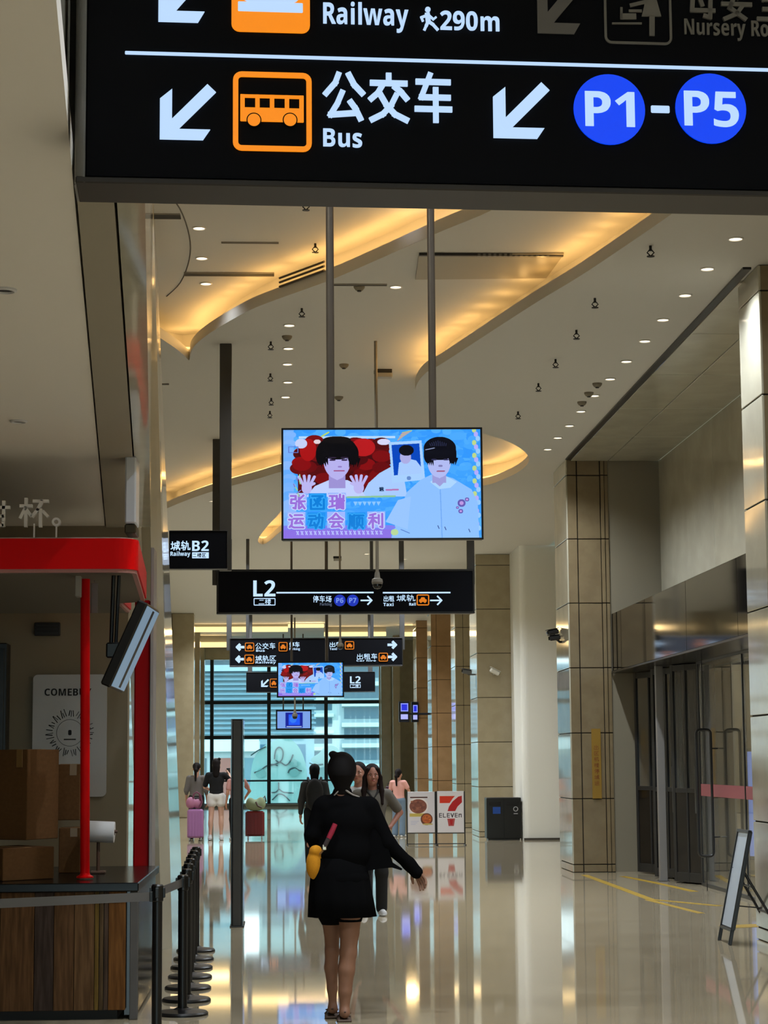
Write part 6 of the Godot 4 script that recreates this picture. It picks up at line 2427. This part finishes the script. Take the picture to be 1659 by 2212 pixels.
# A standing figure, 1.62 m, facing +z, then scaled to c.tall. Joints may be moved through c.
func person(c: Dictionary) -> Node3D:
	var s: float = c.tall / 1.62
	var t := thing("person", c.label, "person", c.at, c.get("turn", 0.0), "")
	var cell: float = c.get("cell", 0.014)
	var S := func(x, y, z): return Vector3(x, y, z) * s
	var V := func(v: Vector3): return v * s
	var skin := mat(c.get("skin", Color(.72, .52, .42)), 0.55)
	var body := []
	var shirt := []
	var lower := []
	var shoes := []
	body.append(ell(S.call(0, 1.19, 0), S.call(.14, .15, .085), .03))
	body.append(ell(S.call(0, 1.02, 0), S.call(.115, .15, .08), .03))
	body.append(ell(S.call(0, .88, -.005), S.call(.145, .11, .095), .03))
	body.append(cap(S.call(-.12, 1.3, -.01), S.call(.12, 1.3, -.01), .042 * s, .042 * s))
	body.append(cap(S.call(0, 1.28, -.015), S.call(0, 1.4, 0), .055 * s, .048 * s))
	shirt.append(ell(S.call(0, 1.19, 0), S.call(.158, .17, .105), .03))
	shirt.append(ell(S.call(0, 1.02, 0), S.call(.142, .17, .1), .04))
	shirt.append(ell(S.call(0, .91, 0), S.call(.155, .09, .11), .04))
	shirt.append(cap(S.call(-.125, 1.3, -.01), S.call(.125, 1.3, -.01), .055 * s, .055 * s))
	lower.append(ell(S.call(0, .88, -.005), S.call(.16, .12, .112), .03))
	var arms: Array = c.get("arms", [])
	for i in 2:
		var g: float = [-1.0, 1.0][i]
		var sh: Vector3 = Vector3(g * .165, 1.3, -.01)
		var a: Array = arms[i] if arms.size() > i and arms[i] is Array else [Vector3(g * .215, 1.04, -.02), Vector3(g * .225, .81, .05)]
		var el: Vector3 = a[0]
		var wr: Vector3 = a[1]
		body.append(cap(V.call(sh), V.call(el), .042 * s, .035 * s))
		body.append(cap(V.call(el), V.call(wr), .034 * s, .023 * s, .01))
		var cut: float = c.get("sleeve", 0.6)
		shirt.append(cap(V.call(sh), V.call(sh.lerp(el, minf(cut, 1.0))), .058 * s, .056 * s))
		if cut > 1.0: shirt.append(cap(V.call(el), V.call(el.lerp(wr, cut - 1.0)), .05 * s, .04 * s))
		a.append((wr - el).normalized())
		var hip := Vector3(g * .085, .86, 0)
		var legs: Array = c.get("legs", [[Vector3(-.095, .46, .01), Vector3(-.095, .08, -.02)], [Vector3(.095, .46, .01), Vector3(.095, .08, -.02)]])
		var kn: Vector3 = legs[i][0]
		var an: Vector3 = legs[i][1]
		body.append(cap(V.call(hip), V.call(kn), .074 * s, .05 * s))
		body.append(cap(V.call(kn), V.call(an), .048 * s, .032 * s, .02))
		body.append(ell(V.call(kn.lerp(an, .3) + Vector3(0, 0, -.02)), S.call(.048, .11, .048), .03))
		body.append(cap(V.call(an + Vector3(0, -.035, -.01)), V.call(an + Vector3(g * .012, -.05, .12)), .035 * s, .026 * s, .03))
		shoes.append(cap(V.call(an + Vector3(0, -.04, -.025)), V.call(an + Vector3(g * .014, -.05, .13)), .042 * s, .032 * s, .03))
		shoes.append(ell(V.call(an + Vector3(g * .006, -.066, .05)), S.call(.042, .016, .125), .01))
		if c.get("shoe_top", true): shoes.append(cap(V.call(an + Vector3(0, -.03, 0)), V.call(an + Vector3(0, .01, 0)), .04 * s, .038 * s, .02))
		if c.has("trousers"):
			lower.append(cap(V.call(hip), V.call(kn), .092 * s, .07 * s))
			lower.append(cap(V.call(kn), V.call(an + Vector3(0, .0, 0)), .068 * s, c.get("cuff", .055) * s))
		elif c.has("shorts"):
			lower.append(cap(V.call(hip), V.call(hip.lerp(kn, c.get("short_cut", .3))), .1 * s, .1 * s))
	var pieces := [[blob(body, cell), Transform3D()]]
	var head_at := Transform3D(Basis.from_euler(Vector3(c.get("nod", 0.0), c.get("look", 0.0), c.get("tilt", 0.0))).scaled(Vector3.ONE * s), S.call(0, 1.4, .01))
	pieces.append([head_shape, head_at])
	for i in 2:
		var a: Array = arms[i] if arms.size() > i and arms[i] is Array else []
		var g: float = [-1.0, 1.0][i]
		var wr: Vector3 = a[1] if a.size() > 1 else Vector3(g * .225, .81, .05)
		var el: Vector3 = a[0] if a.size() > 1 else Vector3(g * .215, 1.04, -.02)
		pieces.append([hand_shape, aim(V.call(wr), wr - el, Vector3(-g, 0, .3), i == 0, s * .95)])
	put("body", joined(pieces), skin, t)
	put("shirt", solid(shirt, cell), c.shirt, t)
	if c.has("trousers"): put("trousers", solid(lower, cell), c.trousers, t)
	if c.has("shorts"): put("shorts", solid(lower, cell), c.shorts, t)
	if c.has("shoes"): put("shoes", solid(shoes, cell * .7), c.shoes, t)
	# hair
	var hair := []
	var hm := mat(c.get("hair", Color(.09, .07, .065)), 0.7, 0.0, .25)
	hair.append([Vector3(0, .15, -.022), Vector3(.086, .085, .094), .015])
	hair.append(cap(Vector3(0, .13, -.06), Vector3(0, .06, -.055), .062, .05, .03))
	var style: String = c.get("hair_style", "short")
	if style == "long":
		for g in [-1.0, 1.0]:
			hair.append(cap(Vector3(g * .055, .17, .05), Vector3(g * .083, .08, .02), .024, .022, .02))
			hair.append(cap(Vector3(g * .083, .08, .01), Vector3(g * .095, -.06, .03), .026, .028, .02))
			hair.append(cap(Vector3(g * .095, -.06, .03), Vector3(g * .1, -.2, .075), .03, .016, .02))
		hair.append(cap(Vector3(0, .06, -.07), Vector3(0, -.2, -.09), .075, .06, .03))
	elif style == "tail":
		hair.append(cap(Vector3(0, .15, -.11), Vector3(.0, .05, -.15), .03, .036, .015))
		hair.append(cap(Vector3(.0, .05, -.15), Vector3(.0, -.17, -.13), .034, .018, .02))
	elif style == "bun":
		hair.append([Vector3(c.get("bun_x", 0.0), .22, -.05), Vector3(.034, .03, .034), .01])
		hair.append(cap(Vector3(0, .06, -.06), Vector3(0, -.1, -.075), .08, .06, .03))
	elif style == "back":
		hair.append(cap(Vector3(0, .1, -.07), Vector3(0, -.03, -.08), .074, .06, .03))
	var ho := put("hair", joined([[blob(hair, .006 if c.has("eyes") else .009), head_at]]), hm, t)
	if c.has("eyes"):
		for g in [-1.0, 1.0]:
			var st := mb()
			for e in [[.0125, .0068, .076]]:
				lathe(st, [Vector2(0, -1), Vector2(.5, -.86), Vector2(.86, -.5), Vector2(1, 0), Vector2(.86, .5), Vector2(.5, .86), Vector2(0, 1)], 12, head_at * Transform3D(Basis().scaled(Vector3(e[0], e[1], .012)), Vector3(g * .03, .104, e[2])))
			var eye := obj("eye", st, mat(Color(.85, .83, .8), .3), t)
			var ir := mb()
			lathe(ir, [Vector2(0, -1), Vector2(.7, -.7), Vector2(1, 0), Vector2(.7, .7), Vector2(0, 1)], 10, head_at * Transform3D(Basis().scaled(Vector3(.0062, .0062, .006)), Vector3(g * .03, .104, .085)))
			obj("iris", ir, mat(Color(.05, .03, .02), .2), eye)
			var br := mb()
			tube(br, [head_at * Vector3(g * .014, .124, .089), head_at * Vector3(g * .03, .129, .087), head_at * Vector3(g * .045, .124, .078)], [.002, .0032, .0015], 6)
			obj("eyebrow", br, hm, t)
		var mo := mb()
		tube(mo, [head_at * Vector3(-.021, .047, .085), head_at * Vector3(-.008, .049, .0925), head_at * Vector3(.008, .049, .0925), head_at * Vector3(.021, .047, .085)], [.002, .005, .005, .002], 8)
		obj("lips", mo, mat(Color(.6, .27, .25), .4), t)
	return t

func walking_woman():
	var at := on_y(737, 2203, 0.0)
	var t := thing("person", "woman seen from behind in black cardigan and short skirt walking, right arm held out", "person", at)
	var k: float = -at.z / FPX
	var L := func(px, py, z = 0.0): return Vector3((px - 737) * k, (2203 - py) * k, z)
	var black := mat(Color(.055, .055, .06), 1.0, 0.0, .1)
	var skin := mat(Color(.53, .37, .28), .6)
	var b := []
	var legs := [[[712, 1960, -.06, .075], [719, 2021, -.08, .05], [719, 2063, -.09, .044], [717, 2098, -.1, .042], [719, 2142, -.1, .032], [720, 2176, -.1, .024]],
		[[758, 1960, .03, .085], [755, 2021, .04, .06], [752, 2063, .05, .053], [748, 2098, .06, .052], [745, 2142, .065, .041], [744, 2178, .07, .028]]]
	for leg in legs:
		for i in leg.size() - 1:
			b.append(cap(L.call(leg[i][0], leg[i][1], leg[i][2]), L.call(leg[i + 1][0], leg[i + 1][1], leg[i + 1][2]), leg[i][3], leg[i + 1][3], .015))
	b.append(cap(L.call(720, 2184, -.08), L.call(717, 2191, -.24), .03, .024, .03))
	b.append(cap(L.call(744, 2186, .09), L.call(742, 2194, -.08), .032, .024, .03))
	b.append(ell(L.call(738, 1935), Vector3(.165, .13, .1), .03))
	b.append(ell(L.call(742, 1870), Vector3(.13, .16, .09), .03))
	b.append(ell(L.call(750, 1795), Vector3(.14, .14, .085), .03))
	b.append(cap(L.call(708, 1752), L.call(793, 1756), .045, .045))
	b.append(cap(L.call(742, 1705, -.01), L.call(743, 1745, .0), .05, .055))
	b.append(cap(L.call(697, 1760), L.call(678, 1815), .042, .036))
	b.append(cap(L.call(678, 1815), L.call(688, 1852, -.12), .034, .025))
	b.append(cap(L.call(800, 1760), L.call(837, 1836), .042, .036))
	b.append(cap(L.call(837, 1836), L.call(893, 1889, -.03), .034, .025))
	var head := Transform3D(Basis.from_euler(Vector3(0, PI, 0)), L.call(741, 1719, -.015))
	var wr: Vector3 = L.call(893, 1889, -.03)
	var wl: Vector3 = L.call(688, 1852, -.12)
	put("body", joined([[blob(b, .011), Transform3D()], [head_shape, head], [hand_shape, aim(wr, L.call(911, 1914, -.03) - wr, Vector3(-.5, -.3, .8), true, .92)], [hand_shape, aim(wl, Vector3(.15, -.35, -1), Vector3(1, 0, 0), false, .92)]]), skin, t)
	var hair := []
	hair.append(ell(L.call(741, 1677, 0), Vector3(.092, .108, .102), .02))
	hair.append(cap(L.call(741, 1690, .035), L.call(741, 1724, .03), .072, .044, .03))
	hair.append(ell(L.call(722, 1646, .01), Vector3(.028, .022, .028), .012))
	put("hair", solid(hair, .007), mat(Color(.07, .06, .06), .75, 0.0, .25), t)
	var g := []
	g.append(cap(L.call(706, 1752), L.call(796, 1757), .06, .06, .04))
	g.append(ell(L.call(752, 1792, .01), Vector3(.168, .15, .115), .04))
	g.append(ell(L.call(746, 1850, .01), Vector3(.172, .15, .128), .05))
	g.append(ell(L.call(738, 1908, .01), Vector3(.18, .1, .14), .05))
	g.append(cap(L.call(742, 1730), L.call(743, 1748), .062, .085, .03))
	g.append(cap(L.call(696, 1760), L.call(678, 1816), .056, .05))
	g.append(cap(L.call(678, 1816), L.call(687, 1848, -.1), .048, .04))
	g.append(cap(L.call(800, 1760), L.call(837, 1836), .062, .052))
	g.append(cap(L.call(837, 1836), L.call(884, 1880, -.03), .05, .038))
	g.append(cap(L.call(884, 1880, -.03), L.call(900, 1898, -.03), .038, .041))
	var folds := []
	put("cardigan", solid(g, .01), black, t)
	# the flaring right-hand front of the cardigan, a hanging panel with thickness
	var pn := mb()
	var pp := PackedVector2Array()
	for q in [[790, 1800], [828, 1800], [838, 1845], [848, 1876], [868, 1889], [866, 1892], [846, 1886], [820, 1888], [790, 1893], [770, 1890]]:
		var v: Vector3 = L.call(q[0], q[1])
		pp.append(Vector2(v.x, v.y))
	prism(pn, pp, -.05, .05)
	obj("cardigan_panel", pn, black, t)
	lofted("skirt", [[L.call(735, 1865, .01), .16, .12], [L.call(735, 1900, .01), .182, .135], [L.call(737, 1945, .01), .2, .15], [L.call(740, 1988, .01), .212, .165]], black, t, 11, .03)
	lofted("shorts", [[L.call(738, 1950), .15, .12], [L.call(720, 1985), .1, .1], [L.call(718, 2006, -.05), .062, .07]], black, t)
	lofted("shorts", [[L.call(750, 1950), .12, .12], [L.call(757, 1985), .085, .1], [L.call(756, 1998, .03), .074, .08]], black, t)
	var cl := mb()
	tube(cl, [L.call(724, 1733, .05), L.call(735, 1722, .065), L.call(748, 1722, .065), L.call(763, 1732, .05), L.call(778, 1737, .02)], [.004, .006, .007, .006, .004], 8)
	obj("collar", cl, mat(Color(.6, .58, .56), .8), t)
	var sd := mb()
	bx(sd, L.call(718, 2200, -.16), Vector3(.085, .016, .23), .006)
	bx(sd, L.call(743, 2201, .01), Vector3(.09, .018, .235), .006)
	for f in [[718, -.16], [743, 0.01]]:
		tube(sd, [L.call(f[0] - 14, 2198, f[1] - .04), L.call(f[0], 2184, f[1] - .06), L.call(f[0] + 14, 2198, f[1] - .04)], .006, 6)
		tube(sd, [L.call(f[0] - 12, 2186, f[1] + .05), L.call(f[0] + 1, 2182, f[1] + .115), L.call(f[0] + 13, 2186, f[1] + .05)], .005, 6)
	obj("sandals", sd, mat(Color(.3, .22, .17), .6), t)
	# bag: hangs on its strap at the left hip
	var bag := thing("shoulder_bag", "small yellow plush bag on a strap at the woman's left hip", "bag", at)
	put("bag_body", solid([ell(L.call(681, 1878, .06), Vector3(.052, .092, .05), .02), ell(L.call(684, 1850, .065), Vector3(.042, .038, .042), .01)], .006), noise_mat(Color(.9, .62, .08), Color(.75, .48, .05), .05, .9, Vector3.ONE * 6), bag)
	var sp := mb()
	tube(sp, [L.call(725, 1792, .15), L.call(718, 1808, .155), L.call(711, 1822, .155)], [.016, .017, .016], 8)
	obj("strap", sp, mat(Color(.62, .1, .22), .7), bag)
	sp = mb()
	tube(sp, [L.call(711, 1822, .155), L.call(705, 1834, .15), L.call(700, 1843, .14)], [.015, .014, .013], 8)
	obj("strap", sp, mat(Color(.28, .24, .25), .7), bag)
	sp = mb()
	bx(sp, L.call(702, 1841, .15), Vector3(.026, .034, .014), .004)
	tube(sp, [L.call(700, 1846, .14), L.call(694, 1854, .1), L.call(688, 1858, .07)], .007, 8)
	obj("buckle", sp, mat(Color(.75, .7, .62), .3, .8), bag)

func people():
	make_head()
	walking_woman()
	var grey := mat(Color(.36, .34, .31), .85)
	var dark := mat(Color(.03, .03, .035), .85)
	var white := mat(Color(.82, .82, .82), .7)
	# faces the camera, one hand on her hip
	var f2p := person({label = "woman with long dark hair in grey collared shirt facing the camera hand on hip", at = on_y(806, 1978, 0), turn = .06, tall = 1.56, shirt = grey, trousers = dark, shoes = white, hair_style = "long", eyes = true, cell = .012,
		skin = Color(.6, .4, .33), arms = [[Vector3(-.24, 1.06, -.03), Vector3(-.2, .82, .05)], [Vector3(.31, 1.1, -.07), Vector3(.19, .95, .05)]], sleeve = .75, hair = Color(.11, .07, .06), cuff = .062})
	var vst := mb()
	var vs := 1.56 / 1.62
	tube(vst, [Vector3(-.07, 1.385, -.02) * vs, Vector3(-.055, 1.33, .065) * vs, Vector3(0, 1.25, .108) * vs, Vector3(.055, 1.33, .065) * vs, Vector3(.07, 1.385, -.02) * vs], .011, 8)
	obj("collar", vst, mat(Color(.1, .09, .09), .8), f2p)
	person({label = "person with short dark hair mostly hidden behind the woman in black cardigan", at = on_y(776, 1962, 0), turn = -.25, tall = 1.58, shirt = mat(Color(.7, .69, .68), .8), trousers = mat(Color(.1, .1, .12), .8), shoes = white, hair_style = "short", eyes = true,
		skin = Color(.62, .43, .35)})
	var p := person({label = "person in dark clothes with a long dark backpack walking towards the window", at = on_y(680, 1872, 0), turn = PI, tall = 1.55, shirt = mat(Color(.2, .2, .2), .9), trousers = mat(Color(.03, .035, .06), .9), shoes = dark, hair_style = "back", sleeve = 1.8, hair = Color(.03, .035, .03)})
	var bp := thing("backpack", "tall dark backpack worn by the person walking towards the window", "backpack", p.position, PI)
	put("backpack_body", solid([ell(Vector3(0, 1.14, -.17), Vector3(.13, .2, .09), .03), ell(Vector3(0, .98, -.18), Vector3(.12, .14, .1), .04)], .014), mat(Color(.05, .05, .055), .85), bp)
	for s in [-1.0, 1.0]:
		var st := mb()
		tube(st, [Vector3(s * .08, 1.28, -.12), Vector3(s * .1, 1.345, -.02), Vector3(s * .1, 1.25, .1)], [.018, .02, .018], 8)
		obj("shoulder_strap", st, mat(Color(.08, .08, .085), .85), bp)
	person({label = "girl with dark ponytail in pale pink shirt and light blue jeans seen from behind", at = on_y(862, 1808, 0), turn = PI - .5, tall = 1.42, shirt = mat(Color(.85, .62, .58), .85), trousers = mat(Color(.42, .5, .58), .85), shoes = white, hair_style = "tail", cuff = .075,
		arms = [[Vector3(-.25, 1.1, .05), Vector3(-.2, 1.0, .25)], [Vector3(.26, 1.05, .05), Vector3(.33, 1.22, .2)]]})
	person({label = "woman with dark ponytail in grey top seen from behind next to the lilac suitcase", at = on_y(424, 1812, 0), turn = PI - .1, tall = 1.58, shirt = mat(Color(.42, .4, .39), .9), trousers = mat(Color(.1, .1, .11), .9), shoes = dark, hair_style = "tail", sleeve = 1.3, nod = .12})
	person({label = "woman in black top and white shorts seen from behind holding up a phone", at = on_y(467, 1815, 0), turn = PI - .04, tall = 1.66, shirt = mat(Color(.02, .022, .04), .9), shorts = mat(Color(.85, .84, .82), .8), shoes = white, hair_style = "bun", bun_x = -.06, short_cut = .28,
		skin = Color(.8, .63, .54), arms = [[Vector3(-.3, 1.15, .12), Vector3(-.24, 1.3, .3)], [Vector3(.24, 1.06, .06), Vector3(.1, .98, .25)]], sleeve = .8, legs = [[Vector3(-.1, .46, .02), Vector3(-.1, .08, -.02)], [Vector3(.105, .46, 0), Vector3(.12, .08, -.05)]]})
	person({label = "person in pink top and dark trousers mostly hidden by the slim grey pylon", at = on_y(511, 1815, 0), turn = PI + .3, tall = 1.5, shirt = mat(Color(.72, .52, .5), .85), trousers = mat(Color(.03, .03, .035), .9), shoes = white, hair_style = "back",
		arms = [[Vector3(-.3, 1.08, 0), Vector3(-.22, .92, .1)], null]})
